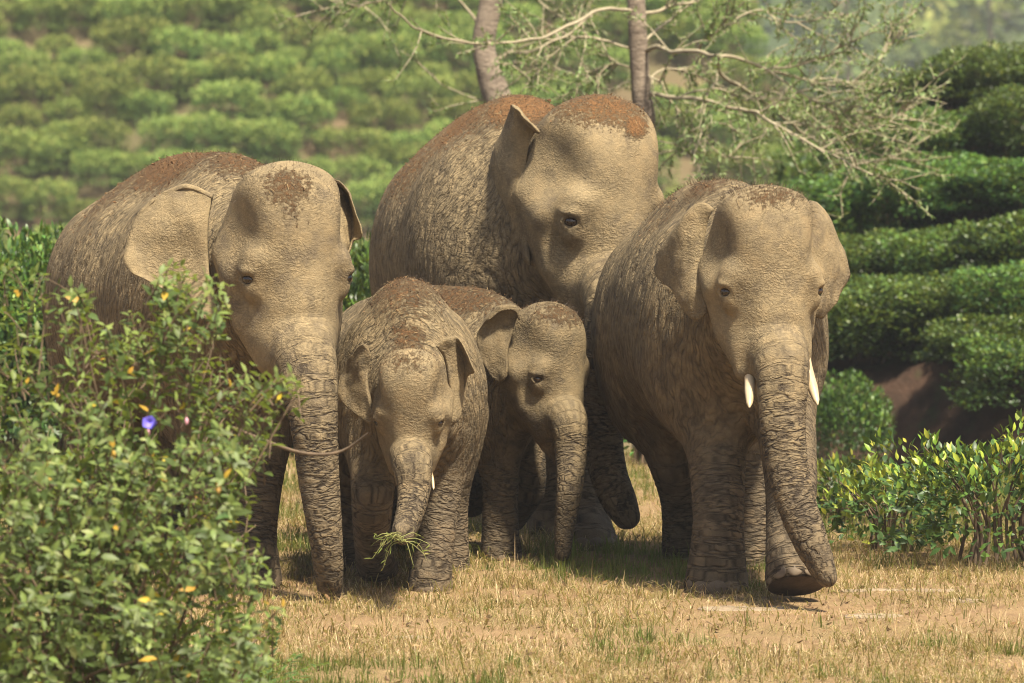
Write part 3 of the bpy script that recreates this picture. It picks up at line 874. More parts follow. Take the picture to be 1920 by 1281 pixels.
# calf in front
ELEPHANTS.append(dict(
    name='calf', dsp=.112, label='small elephant calf walking forward with a tuft of grass in its trunk', skin='young', res=.0093,
    Hs=1.55, fat=.72, base=FT(765, 28.9), shoulder=P(768, 530, 28.55), hip=P(752, 548, 29.55), ear_th=.016,
    head=P(764, 794, 27.75), rot=(-8, 20, 0), hscale=.63, dome=.98,
    trunk=[W(773, 872, 27.64, .100), W(776, 918, 27.58, .083), W(769, 960, 27.50, .070), W(760, 988, 27.42, .064), W(755, 1001, 27.34, .056)],
    legs=[dict(p=[W(828, 740, 28.6, .16), W(832, 840, 28.55, .118), W(828, 930, 28.5, .099), W(816, 1020, 28.45, .098), W(808, 1070, 28.42, .108), WF(806, 28.42, .118)]),
          dict(p=[W(698, 750, 28.6, .16), W(700, 850, 28.4, .118), W(698, 930, 28.3, .108), W(697, 1000, 28.45, .094), W(703, 1050, 28.6, .098), W(712, 1082, 28.7, .105)], n=(.1, .2, -.95), nails=False),
          dict(p=[W(672, 780, 29.5, .17), W(664, 880, 29.45, .12), W(660, 960, 29.5, .10), WF(660, 29.5, .11)]),
          dict(p=[W(850, 780, 29.5, .17), W(845, 880, 29.45, .12), W(842, 960, 29.5, .10), WF(842, 29.5, .11)])],
    ears=[EAR([[(696, 668, 27.98), (690, 652, 27.96), (681, 646, 27.96), (670, 652, 27.99)],
               [(690, 692, 28.00), (674, 682, 28.00), (660, 678, 28.06), (648, 684, 28.12)],
               [(690, 728, 27.98), (671, 724, 28.02), (651, 724, 28.08), (634, 724, 28.12)],
               [(697, 762, 27.96), (680, 764, 28.00), (660, 764, 28.04), (641, 756, 28.08)],
               [(704, 792, 27.94), (697, 795, 27.96), (688, 792, 27.98), (676, 780, 28.02)]]),
          EAR([[(818, 650, 27.92), (834, 634, 27.92), (854, 632, 27.98), (868, 646, 27.96)],
               [(834, 672, 27.96), (852, 656, 28.00), (870, 664, 28.04), (886, 694, 27.90)],
               [(842, 712, 27.96), (858, 706, 28.02), (872, 708, 28.06), (878, 706, 28.02)],
               [(846, 752, 27.96), (858, 752, 28.00), (866, 750, 28.04), (870, 742, 28.04)],
               [(846, 792, 27.94), (853, 794, 27.96), (858, 790, 27.98), (862, 780, 28.0)]])],
    dirt=[(P(765, 560, 28.6), (.28, .6, .26), .68), (P(764, 630, 28.1), (.16, .4, .12), .68), (P(765, 680, 27.8), (.2, .3, .1), .5)],
    clods=3000, hairs=900, tusks=[dict(p=[P(806, 880, 27.68), P(811, 900, 27.66), P(813, 918, 27.62)], r=(.009, .008, .005))]))
# calf under the tall cow's head
ELEPHANTS.append(dict(
    name='young', dsp=.11, label='brown elephant calf in profile tucked under the tallest elephant\'s chin', skin='dusk', res=.0093,
    Hs=1.40, fat=.92, base=FT(830, 30.4), shoulder=P(905, 548, 30.2), hip=P(705, 552, 30.75), ear_th=.016,
    head=P(1063, 706, 29.75), rot=(46, 6, 0), hscale=.73, dome=.95,
    trunk=[W(1066, 790, 29.62, .100), W(1070, 850, 29.58, .084), W(1068, 915, 29.5, .070), W(1060, 975, 29.5, .058), W(1055, 1038, 29.5, .042)],
    legs=[dict(p=[W(930, 720, 30.15, .17), W(938, 810, 30.1, .118), W(938, 900, 30.1, .098), W(938, 980, 30.1, .098), WF(940, 30.1, .115)], fwd=(.6, -.8, 0)),
          dict(p=[W(955, 740, 30.5, .15), W(985, 830, 30.45, .10), W(990, 910, 30.4, .098), W(972, 950, 30.5, .085), W(950, 978, 30.6, .09)], n=(-.6, .3, -.7), nails=False),
          dict(p=[W(715, 760, 30.6, .18), W(715, 860, 30.6, .12), W(720, 950, 30.65, .10), WF(722, 30.65, .11)]),
          dict(p=[W(790, 760, 30.95, .17), W(850, 850, 30.9, .115), W(878, 905, 30.8, .10), W(884, 950, 30.8, .105)], n=(.1, -.75, -.6), nails=False)],
    ears=[EAR([[(974, 600, 29.687), (966, 584, 29.668), (940, 583, 29.676), (918, 602, 29.703)],
               [(970, 592, 29.709), (962, 577, 29.687), (934, 577, 29.698), (912, 604, 29.731)],
               [(962, 622, 29.720), (940, 618, 29.731), (915, 620, 29.753), (892, 628, 29.786)],
               [(952, 658, 29.709), (934, 658, 29.731), (914, 658, 29.742), (898, 658, 29.764)],
               [(952, 690, 29.698), (940, 696, 29.714), (926, 694, 29.731), (906, 680, 29.742)],
               [(950, 706, 29.692), (943, 714, 29.703), (934, 716, 29.720), (922, 708, 29.725)]])],
    dirt=[(P(860, 560, 30.2), (.45, .5, .18), .65), (P(1050, 590, 29.8), (.25, .3, .10), .6)],
    clods=1800, hairs=700))
# young tusker on the right
ELEPHANTS.append(dict(
    name='tusker', dsp=.128, label='young elephant with two short ivory tusks lifting a forefoot in mid-stride', skin='bull', res=.0115, bull=True,
    Hs=2.02, fat=.80, base=FT(1345, 29.2), shoulder=P(1372, 346, 28.75), hip=P(1288, 372, 30.1),
    head=P(1453, 542, 27.75), rot=(13, 4, 0), hscale=.95,
    trunk=[W(1466, 690, 27.64, .138), W(1467, 780, 27.55, .115), W(1475, 870, 27.5, .105), W(1492, 940, 27.45, .098), W(1517, 1008, 27.4, .088), W(1539, 1058, 27.38, .070), W(1551, 1083, 27.36, .050)],
    legs=[dict(p=[W(1466, 690, 28.6, .165), W(1474, 800, 28.4, .150), W(1483, 900, 28.2, .132), W(1482, 985, 28.0, .122), W(1487, 1045, 27.88, .138), W(1492, 1098, 27.80, .152)], n=(.05, -.42, -.9), sole=True, toes=(-70, -36, -2, 32, 66)),
          dict(p=[W(1330, 680, 28.75, .22), W(1340, 780, 28.6, .182), W(1345, 880, 28.5, .143), W(1347, 970, 28.42, .130), W(1345, 1040, 28.4, .142), WF(1343, 28.4, .170)]),
          dict(p=[W(1275, 690, 30.05, .20), W(1256, 790, 30.05, .165), W(1262, 860, 30.0, .138), W(1278, 940, 30.1, .112), WF(1286, 30.15, .128)]),
          dict(p=[W(1380, 690, 29.95, .23), W(1388, 800, 29.8, .17), W(1390, 900, 29.75, .135), WF(1394, 29.75, .145)])],
    ears=[EAR([[(1338, 392, 28.02), (1322, 380, 28.04), (1302, 384, 28.06), (1284, 402, 28.10)],
               [(1326, 420, 28.06), (1298, 416, 28.06), (1272, 426, 28.10), (1250, 448, 28.24)],
               [(1318, 470, 28.06), (1294, 470, 28.06), (1266, 474, 28.12), (1230, 486, 28.34)],
               [(1318, 515, 28.04), (1296, 518, 28.04), (1270, 516, 28.12), (1230, 518, 28.34)],
               [(1322, 555, 28.02), (1304, 560, 28.02), (1284, 558, 28.06), (1262, 545, 28.16)],
               [(1326, 585, 28.00), (1316, 596, 28.00), (1300, 600, 28.03), (1278, 580, 28.08)]]),
          EAR([[(1500, 388, 28.02), (1518, 376, 28.08), (1530, 378, 28.16), (1536, 388, 28.22)],
               [(1506, 424, 28.02), (1538, 414, 28.12), (1558, 420, 28.24), (1568, 436, 28.34)],
               [(1510, 472, 28.02), (1546, 468, 28.12), (1572, 474, 28.26), (1594, 508, 28.36)],
               [(1510, 520, 28.00), (1544, 522, 28.10), (1568, 522, 28.22), (1586, 530, 28.30)],
               [(1510, 556, 27.98), (1538, 564, 28.06), (1556, 566, 28.16), (1572, 558, 28.24)],
               [(1524, 586, 27.98), (1532, 596, 28.06), (1540, 597, 28.12), (1552, 586, 28.16)]])],
    dirt=[(P(1440, 372, 27.9), (.24, .3, .10), .62), (P(1330, 350, 29.0), (.3, .6, .18), .62), (P(1250, 400, 29.4), (.3, .6, .3), .42)],
    clods=1500, hairs=2400, hair_len=1.25,
    tusks=[dict(p=[P(1402, 650, 27.78), P(1406, 700, 27.73), P(1406, 735, 27.64), P(1405, 764, 27.55)], r=(.026, .029, .026, .012)),
           dict(p=[P(1506, 650, 27.83), P(1514, 695, 27.78), P(1524, 728, 27.70), P(1533, 759, 27.62)], r=(.026, .029, .026, .012))]))

BUILT = {}
for E in ELEPHANTS:
    BUILT[E['name']] = build_elephant(E)
# ------------------------------------------------------------------ plants
def unit(v): return v / (np.linalg.norm(v, axis=-1, keepdims=True) + 1e-9)

def leaf_mesh(name, pos, dirs, nrm, length, width, col, mat, origin=(0, 0, 0), droop=.25, fold=.25, fine=False, smooth=True):
    """many leaves as one mesh; every leaf an ovate folded blade"""
    n = len(pos)
    pos = np.asarray(pos, float); d = unit(np.asarray(dirs, float))
    s = unit(np.cross(d, nrm)); up = np.cross(s, d)
    length = np.broadcast_to(length, (n,))[:, None]; width = np.broadcast_to(width, (n,))[:, None]
    def pt(t, w):
        return pos + d * length * t + s * width * w * .5 + up * (abs(w) * width * fold * .5 - droop * length * t * t)
    if fine:
        rows = [(.0, 0), (.28, -.85), (.28, 0), (.28, .85), (.60, -.9), (.60, 0), (.60, .9), (1.0, 0)]
        f3 = np.array([(0, 3, 2), (0, 2, 1), (5, 6, 7), (4, 5, 7)]); f4 = np.array([(2, 3, 6, 5), (1, 2, 5, 4)])
    else:
        rows = [(.0, 0), (.32, -.9), (.32, .9), (.68, -.75), (.68, .75), (1.0, 0)]
        f3 = np.array([(0, 2, 1), (3, 4, 5)]); f4 = np.array([(1, 2, 4, 3)])
    V = np.stack([pt(t, w) for t, w in rows], 1); k = len(rows)
    V = V.reshape(-1, 3) - np.asarray(origin)
    base = (np.arange(n) * k)[:, None, None]
    C = np.hstack([np.repeat(np.asarray(col), k, 0), np.ones((n * k, 1))])
    return np_mesh(name, V, [(base + f3).reshape(-1, 3), (base + f4).reshape(-1, 4)], smooth, {'tint': ('FLOAT_COLOR', C)}, [mat])

def pick_cols(rg, n, table):
    """table: list of (weight, rgb); per-leaf colour with jitter"""
    w = np.array([t[0] for t in table], float); w /= w.sum()
    c = np.array([t[1] for t in table])[rg.choice(len(table), n, p=w)]
    return np.clip(c * rg.uniform(.75, 1.25, (n, 1)) * rg.uniform(.93, 1.07, (n, 3)), 0, 1)

M_TEA = leaf_material('tea_leaf', rough=.42, trans=.20)
M_TEAFAR = leaf_material('tea_leaf_dull', rough=.7, trans=.25, spec=.15)
M_BUSH = leaf_material('bush_leaf', rough=.5, trans=.38)
M_SMALL = leaf_material('feathery_leaf', rough=.55, trans=.35, spec=.25)
M_GRASS = leaf_material('grass_blade', rough=.7, trans=.30, spec=.15)
M_TWIG = simple_mat('twig_bark', (0.16, 0.11, 0.07), (0.09, 0.065, 0.045), 20, .9, .4, 60, .004)
M_BARK = simple_mat('trunk_bark', (0.31, 0.25, 0.19), (0.13, 0.10, 0.078), 5, .95, .9, 22, .03, (1, 1, 2.2))
M_PALE = simple_mat('pale_bark', (0.38, 0.33, 0.23), (0.20, 0.165, 0.11), 9, .9, .4, 40, .006)
M_STONE = simple_mat('pale_stone', (0.30, 0.235, 0.165), (0.19, 0.14, 0.095), 8, .9, .6, 35, .012)

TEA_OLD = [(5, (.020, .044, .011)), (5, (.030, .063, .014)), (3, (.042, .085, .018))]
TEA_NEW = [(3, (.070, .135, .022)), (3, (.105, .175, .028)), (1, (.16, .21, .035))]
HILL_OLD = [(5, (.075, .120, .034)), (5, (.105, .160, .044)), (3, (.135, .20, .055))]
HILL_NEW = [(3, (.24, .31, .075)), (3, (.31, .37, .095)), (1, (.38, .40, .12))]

def dome_leaves(rg, n, rx, ry, h, z0=.12, flat=.62, lump=.30, seed=0, inner=.6):
    """points on and under the clipped top of a bush, with outward directions"""
    u = unit(rg.normal(0, 1, (n * 2, 3))); u = u[u[:, 2] > -.25][:n]
    n = len(u)
    sh = np.stack([np.sign(u[:, 0]) * np.abs(u[:, 0]) ** .85 * rx, np.sign(u[:, 1]) * np.abs(u[:, 1]) ** .85 * ry, np.sign(u[:, 2]) * np.abs(u[:, 2]) ** flat * h * .62], 1)
    lf = np.array([mnoise.noise(Vector((q[0] * 2.1 + seed * 7.1, q[1] * 2.1, q[2] * 2.1))) + .45 * mnoise.noise(Vector((q[0] * 6 + seed, q[1] * 6, q[2] * 6))) for q in u])
    r = (1 + lump * lf) * (1 - (1 - inner) * rg.random(n) ** 2.2)
    p = sh * r[:, None]; p[:, 2] += h * .38
    p[:, 2] = np.maximum(p[:, 2], z0 * rg.uniform(.4, 1.4, n))
    return p, u, r

def tea_mesh(seed, rx, ry, h, n, ll, old, new, newp, mat, fine=False):
    rg = np.random.default_rng(seed)
    p, u, r = dome_leaves(rg, n, rx, ry, h, seed=seed)
    n = len(p)
    d = u * .6 + rg.normal(0, .55, (n, 3)) + np.array((0, 0, .55))
    nr = u * .4 + np.array((0, 0, 1.0)) + rg.normal(0, .45, (n, 3))
    top = (p[:, 2] > h * .62) & (r > .86)
    isnew = rg.random(n) < np.where(top, newp, newp * .12)
    col = np.where(isnew[:, None], pick_cols(rg, n, new), pick_cols(rg, n, old))
    return leaf_mesh('foliage', p, d, nr, ll * rg.uniform(.65, 1.25, n), ll * .46 * rg.uniform(.8, 1.15, n), col, mat, droop=.22, fine=fine)

def stem_mesh(seed, rx, ry, h, n=9):
    rg = np.random.default_rng(seed + 100); A = Acc()
    for k in range(n):
        a = rg.uniform(0, 6.28); rr = rg.uniform(.25, .8)
        tip = np.array((math.cos(a) * rx * rr, math.sin(a) * ry * rr, h * rg.uniform(.6, .9)))
        b0 = np.array((math.cos(a) * rx * rr * .55, math.sin(a) * ry * rr * .55, -.08))
        path = catmull([b0, tip * (.35, .35, .45) + rg.normal(0, .03, 3), tip], 7)
        A.put(*tube(path, np.linspace(.014, .004, 7) * max(rx, .5) / .7, 5))
    return A.mesh('stems', [M_TWIG])

def place_bush(name, meshes, loc, rz, sc, label, cat, group):
    r = empty(name, loc, label, cat, group)
    r.rotation_euler = (0, 0, rz); r.scale = (sc, sc, sc) if np.isscalar(sc) else sc
    for nm, me in meshes:
        o = add(nm, me, r)
        if nm == 'foliage': o['kind'] = 'stuff'
    return r

# ---- tea bushes on the hillside across the dip
far_var = []
for k in range(6):
    rx, ry, h = RNG.uniform(.55, .80), RNG.uniform(.50, .66), RNG.uniform(.72, .92)
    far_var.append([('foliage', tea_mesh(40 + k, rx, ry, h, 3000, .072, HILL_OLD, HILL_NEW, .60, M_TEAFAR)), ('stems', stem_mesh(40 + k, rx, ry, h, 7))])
rg = np.random.default_rng(5)
cnt = 0
rows = np.arange(-1.2, 11.5, .60)
for ri, zr in enumerate(rows):
    x = -12.4 + rg.uniform(0, .6)
    while x < 8.5:
        f_ = .10 * max(0, x + 4) ** 1.3
        tilt = .20 * (x + 12.4) + .35 * math.sin(x * .55 + 1.0)
        zz = zr - tilt
        y = 108 + (zz + 1.0 + f_) / .56 + .8 * mnoise.noise(Vector((x * .25, zr, 3.3)))
        step = rg.uniform(.62, .98)
        cap = 6.6 - (1.0 if x > 2 else 1.3) * (x - 2.0)
        if -1.1 < zz < 6.2 and zz < cap + .2 and rg.random() > .045:
            sc = rg.uniform(.72, 1.12)
            yy = y + rg.normal(0, .18)
            place_bush('tea_bush', far_var[rg.integers(6)], (x, yy, gh(x, yy) - .06), rg.uniform(0, 6.28), (sc * rg.uniform(.95, 1.25), sc, sc * rg.uniform(.95, 1.2)),
                       'rounded tea bush in the rows on the hillside across the valley', 'tea bush', 'tea bushes on the far hillside')
            cnt += 1
        x += step

# ---- wooded far hill, seen through the haze: crowns too far to count
rg = np.random.default_rng(9)
pp, dd, nn, ll, cc = [], [], [], [], []
for k in range(1500):
    y = rg.uniform(300, 440); x = rg.uniform(-45, 75)
    r = rg.uniform(.8, 2.6); nl = 44
    u = unit(rg.normal(0, 1, (nl, 3))); u[:, 2] = np.abs(u[:, 2])
    pp.append(np.array((x, y, gh(x, y))) + u * np.array((r, r, r * .8)))
    dd.append(u + rg.normal(0, .6, (nl, 3))); nn.append(u + rg.normal(0, .5, (nl, 3)) + (0, 0, .5))
    ll.append(np.full(nl, r * .55))
    cc.append(pick_cols(rg, nl, HILL_OLD if rg.random() < .6 else HILL_NEW))
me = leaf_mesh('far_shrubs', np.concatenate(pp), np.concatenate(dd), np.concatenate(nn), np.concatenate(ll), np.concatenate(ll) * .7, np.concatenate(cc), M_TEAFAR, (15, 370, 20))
tag(add('far_shrubs', me, loc=(15, 370, 20)), 'hazy green scrub covering the distant slope', 'scrub', kind='stuff')

# slender trees standing on the far slope
def slim_tree(px, D, top, label, seed):
    rg = np.random.default_rng(seed)
    x = (px - 960) / F * D; z0 = gh(x, D); base = np.array((x, D, z0 - .3))
    hgt = top
    r = empty('slender_tree', base, label, 'tree')
    path = catmull([(0, 0, 0), (.15, 0, hgt * .4), (-.1, 0, hgt * .75), (.1, 0, hgt)], 10)
    add('trunk', Acc_tube(path, np.linspace(.22, .05, 10)), r)
    n = 900
    t = rg.uniform(.12, 1, n); a = rg.uniform(0, 6.28, n); rad = (1.15 - t) * rg.uniform(.1, 1, n) ** .6 * 3.4
    p = np.stack([np.cos(a) * rad, np.sin(a) * rad, t * hgt + rg.normal(0, .3, n)], 1)
    d = np.stack([np.cos(a), np.sin(a), rg.normal(.1, .4, n)], 1)
    o = add('crown', leaf_mesh('crown', p, d, rg.normal(0, .5, (n, 3)) + (0, 0, 1), rg.uniform(.35, .7, n), .22, pick_cols(rg, n, [(1, (.13, .15, .09)), (1, (.17, .17, .12)), (1, (.10, .13, .07))]), M_TEAFAR), r)
    o['kind'] = 'stuff'
def Acc_tube(path, rad, sides=9, mat=None):
    A = Acc(); A.put(*tube(path, rad, sides)); return A.mesh('trunk', [mat or M_BARK])
slim_tree(1588, 240, 17, 'pale slender tree on the distant slope, nearer the drooping branches', 3)
slim_tree(1858, 255, 16, 'thin dark slender tree on the distant slope above the clipped hedges', 4)

# ---- clipped tea hedges on the right-hand terraces
hed = []
for k in range(3):
    rx, ry, h = (.86, .68, .98), (.78, .72, .90), (.95, .66, 1.0)
    hed.append([('foliage', tea_mesh(70 + k, rx[k], ry[k], h[k], 11500, .056, TEA_OLD, TEA_NEW, .60, M_TEA)), ('stems', stem_mesh(70 + k, rx[k], ry[k], h[k], 16))])
rg = np.random.default_rng(21)
def hedge(px, ytop, D, sc, label, group='tea bushes on the right-hand terraces'):
    if 45.5 < D: D = D - .9 * max(0, (px - 960) / F * D - 3)
    q = P(px, ytop, D)
    z = gh(q[0], q[1]); want = q[2] - z
    k = int(rg.integers(3))
    hh = (.98, .90, 1.0)[k]
    sz = max(.6, min(want / hh, 1.45)); sc = max(sc, sz * .82) if D > 45 else sc
    z = max(z, q[2] - hh * sz) if want / hh < 1.6 else q[2] - hh * sz
    place_bush('tea_bush', hed[k], (q[0], q[1], z - .04), rg.uniform(0, 6.28), (sc, sc, sz), label, 'tea bush', group)
rowsR = [(56.8, [(1775, 165), (1880, 128), (1985, 112)], 'dark tea bush on the topmost terrace of the right-hand slope'),
         (54.4, [(1640, 248), (1725, 268), (1850, 232), (1960, 210)], 'dark tea bush on the second terrace below the top'),
         (52.0, [(1545, 372), (1640, 350), (1740, 352), (1840, 310), (1940, 285)], 'tea bush with bright shoots on the middle terrace'),
         (49.4, [(1590, 475), (1680, 445), (1770, 420), (1860, 392), (1955, 358)], 'tea bush on the terrace above the overhanging hedge'),
         (47.2, [(1600, 600), (1670, 552), (1755, 535), (1850, 530), (1945, 520)], 'tea bush overhanging the bare soil bank'),
         (46.0, [(1900, 600), (1990, 610)], 'leafy tea bush spilling down the end of the soil bank'),
         (44.8, [(1550, 700)], 'small bright tea bush at the foot of the soil bank')]
for D, lst, lab in rowsR:
    for px, yt in lst:
        hedge(px, yt + rg.uniform(-16, 16), D + rg.uniform(-.25, .25), rg.uniform(.84, 1.05) * (.62 if D < 45 else 1), lab)

# ---- tea bushes just behind the herd, left and centre
for px, yt, D, sc, lab in [(-60, 455, 38.2, 1.0, 0), (50, 442, 37.8, 1.0, 0), (140, 470, 37.6, .9, 0), (560, 455, 38.0, 1.0, 1), (655, 462, 37.6, .95, 1), (735, 445, 38.2, 1.0, 1)]:
    hedge(px, yt, D, sc, ('bright tea bush behind the half-hidden elephant\'s rump', 'bright tea bush between the half-hidden elephant and the tallest one')[lab], 'tea bushes close behind the herd')

# ---- near tea bush on the right: large glossy leaves one can pick out
def near_bush(px, D, rx, ry, h, n, label, seed, nsep):
    x = (px - 960) / F * D; base = np.array((x, D, gh(x, D)))
    rg = np.random.default_rng(seed)
    r = empty('tea_bush', base, label, 'tea bush')
    p, u, rr = dome_leaves(rg, n, rx, ry, h, z0=.10, lump=.48, seed=seed, inner=.40)
    n = len(p)
    d = u * .8 + rg.normal(0, .5, (n, 3)) + np.array((0, 0, .45)); nr = u * .5 + np.array((0, 0, 1.)) + rg.normal(0, .35, (n, 3))
    top = (p[:, 2] > h * .66) & (rr > .85)
    isnew = rg.random(n) < np.where(top, .62, .10)
    d[isnew] += (0, 0, .8)
    col = np.where(isnew[:, None], pick_cols(rg, n, [(2, (.15, .24, .03)), (2, (.26, .32, .04)), (1, (.36, .36, .05))]), pick_cols(rg, n, [(4, (.032, .070, .020)), (4, (.048, .100, .026)), (2, (.075, .14, .03))]))
    L = rg.uniform(.040, .080, n) * np.where(isnew, .85, 1); Wd = L * rg.uniform(.38, .5, n)
    front = np.argsort(p[:, 1] - .4 * p[:, 2] - .6 * isnew)[:nsep]
    rest = np.setdiff1d(np.arange(n), front)
    o = add('foliage', leaf_mesh('foliage', p[rest], d[rest], nr[rest], L[rest], Wd[rest], col[rest], M_TEA, fine=True), r); o['kind'] = 'stuff'
    for i in front:
        me = leaf_mesh('leaf', np.zeros((1, 3)), d[i:i + 1], nr[i:i + 1], L[i], Wd[i], col[i:i + 1], M_TEA, fine=True)
        add('leaf', me, r, loc=p[i])
    add('stems', stem_mesh(seed, rx, ry, h * 1.05, 22), r)
near_bush(1865, 29.75, .60, .50, .66, 2500, 'big glossy tea bush with yellow-green shoots standing at the grass edge', 31, 150)
near_bush(1672, 30.6, .38, .32, .40, 900, 'low glossy tea bush between the tusked elephant and the bigger bush', 32, 60)
near_bush(1580, 32.4, .26, .24, .34, 450, 'small weedy shrub behind the tusked elephant\'s lifted foot', 33, 0)
near_bush(1215, 36.6, .34, .26, .62, 700, 'leafy shrub seen between the tallest elephant\'s trunk and the tusked one', 34, 0)
near_bush(1020, 36.9, .24, .24, .60, 420, 'leafy shrub seen under the tucked-in calf\'s chin', 35, 0)
near_bush(1420, 36.2, .26, .24, .42, 400, 'small shrub seen between the tusked elephant\'s legs', 36, 0)
# ------------------------------------------------------------------ the two trees behind the herd
def tree(name_label, Dt, trunk, radii, branches, seed, twig_n, leaf_cols):
    rg = np.random.default_rng(seed)
    def PT(q): return P(q[0], q[1], Dt + (q[2] if len(q) > 2 else 0))
    tp = np.array([PT(q) for q in trunk]); base = tp[-1].copy()
    g = gh(base[0], base[1]); base[2] = g - .1; tp = np.vstack([tp, base])
    r = empty('tree', base, name_label, 'tree', None)
    path = catmull(tp, 40); rad = np.interp(np.linspace(0, 1, 40), np.linspace(0, 1, len(radii)), radii)
    rad = rad * (1 + .10 * np.array([mnoise.noise(Vector(q * 4)) for q in path]))
    A = Acc(); A.put(*tube(path, rad, 16)); add('trunk', A.mesh('trunk', [M_BARK], True, base), r)
    lp, ld, tw = [], [], Acc()
    def leafy(path, dens):
        seg = np.diff(path, axis=0)
        for k in range(len(seg)):
            ln = np.linalg.norm(seg[k]); d = seg[k] / (ln + 1e-9)
            for _ in range(rg.poisson(ln * dens)):
                t = rg.random()
                lp.append(path[k] + seg[k] * t)
                v = d * .7 + rg.normal(0, .8, 3) + np.array((0, 0, -.15)); ld.append(v)
    for pts, r0, r1, nt_ in branches:
        bp_ = catmull(np.array([PT(q) for q in pts]), 6 * len(pts))
        jit = np.array([[mnoise.noise(Vector(q * 5 + np.array((k * 9.1, 0, 0)))) for k in range(3)] for q in bp_]) * .025
        jit[0] = 0; bp_ = bp_ + jit
        A = Acc(); A.put(*tube(bp_, np.linspace(r0, r1, len(bp_)) * .78, 8)); add('branch', A.mesh('branch', [M_PALE], True, base), r)
        leafy(bp_[len(bp_) // 3:], 14)
        for k in range(int(nt_ * twig_n)):
            i = int(rg.uniform(.18, .99) * (len(bp_) - 1))
            d0 = unit(bp_[min(i + 1, len(bp_) - 1)] - bp_[i - 1])
            d = unit(d0 * 1.0 + rg.normal(0, .55, 3) + np.array((0, 0, rg.uniform(-.1, .35))))
            ln = rg.uniform(.15, .55)
            c = bp_[i] + d * ln * .5 + rg.normal(0, .03, 3)
            e = bp_[i] + d * ln + np.array((0, 0, -.08 * ln)) + rg.normal(0, .04, 3)
            tp_ = catmull([bp_[i], c, e], 6)
            tw.put(*tube(tp_, np.linspace(.007, .0025, 6), 4))
            leafy(tp_, 52)
            for s in range(rg.integers(1, 4)):
                j = rg.integers(2, 6); d2 = unit(d + rg.normal(0, .6, 3)); l2 = rg.uniform(.08, .22)
                t2 = np.array([tp_[j], tp_[j] + d2 * l2 * .5, tp_[j] + d2 * l2 + (0, 0, .02)])
                tw.put(*tube(t2, np.linspace(.004, .002, 3), 3)); leafy(t2, 62)
    add('twigs', tw.mesh('twigs', [M_PALE], True, base), r, kind='stuff')
    n = len(lp); d = np.array(ld)
    me = leaf_mesh('foliage', np.array(lp), d, rg.normal(0, .7, (n, 3)) + (0, 0, 1), rg.uniform(.025, .065, n), rg.uniform(.009, .019, n), pick_cols(rg, n, leaf_cols), M_SMALL, base, droop=.15)
    add('foliage', me, r, kind='stuff')

FEATHER = [(3, (.13, .18, .06)), (3, (.19, .245, .09)), (2, (.28, .32, .15)), (3, (.08, .12, .035))]
tree('bare-stemmed tree whose thicker trunk rises straight behind the tallest elephant\'s back', 46.0,
     [(918, -420), (916, -200), (924, -60), (921, 0), (907, 80), (918, 140), (936, 200), (948, 300)], [.05, .075, .085, .092, .095, .10, .115, .15, .17],
     [([(908, 60), (880, 20), (850, -10), (800, -60)], .02, .006, 8),
      ([(936, 110), (955, 98), (1000, 94), (1060, 60), (1100, 20)], .018, .006, 14),
      ([(940, 125), (975, 118), (1040, 125), (1120, 150)], .016, .005, 12),
      ([(900, -80), (820, -40), (740, -5), (660, 12), (596, 16)], .025, .005, 30),
      ([(936, 190), (880, 180), (830, 160), (812, 140)], .010, .004, 3),
      ([(930, -30), (990, -10), (1040, 25), (1080, 70)], .016, .005, 16)], 51, .9, [(3, (.07, .11, .03)), (3, (.11, .15, .05)), (1, (.17, .2, .08))])
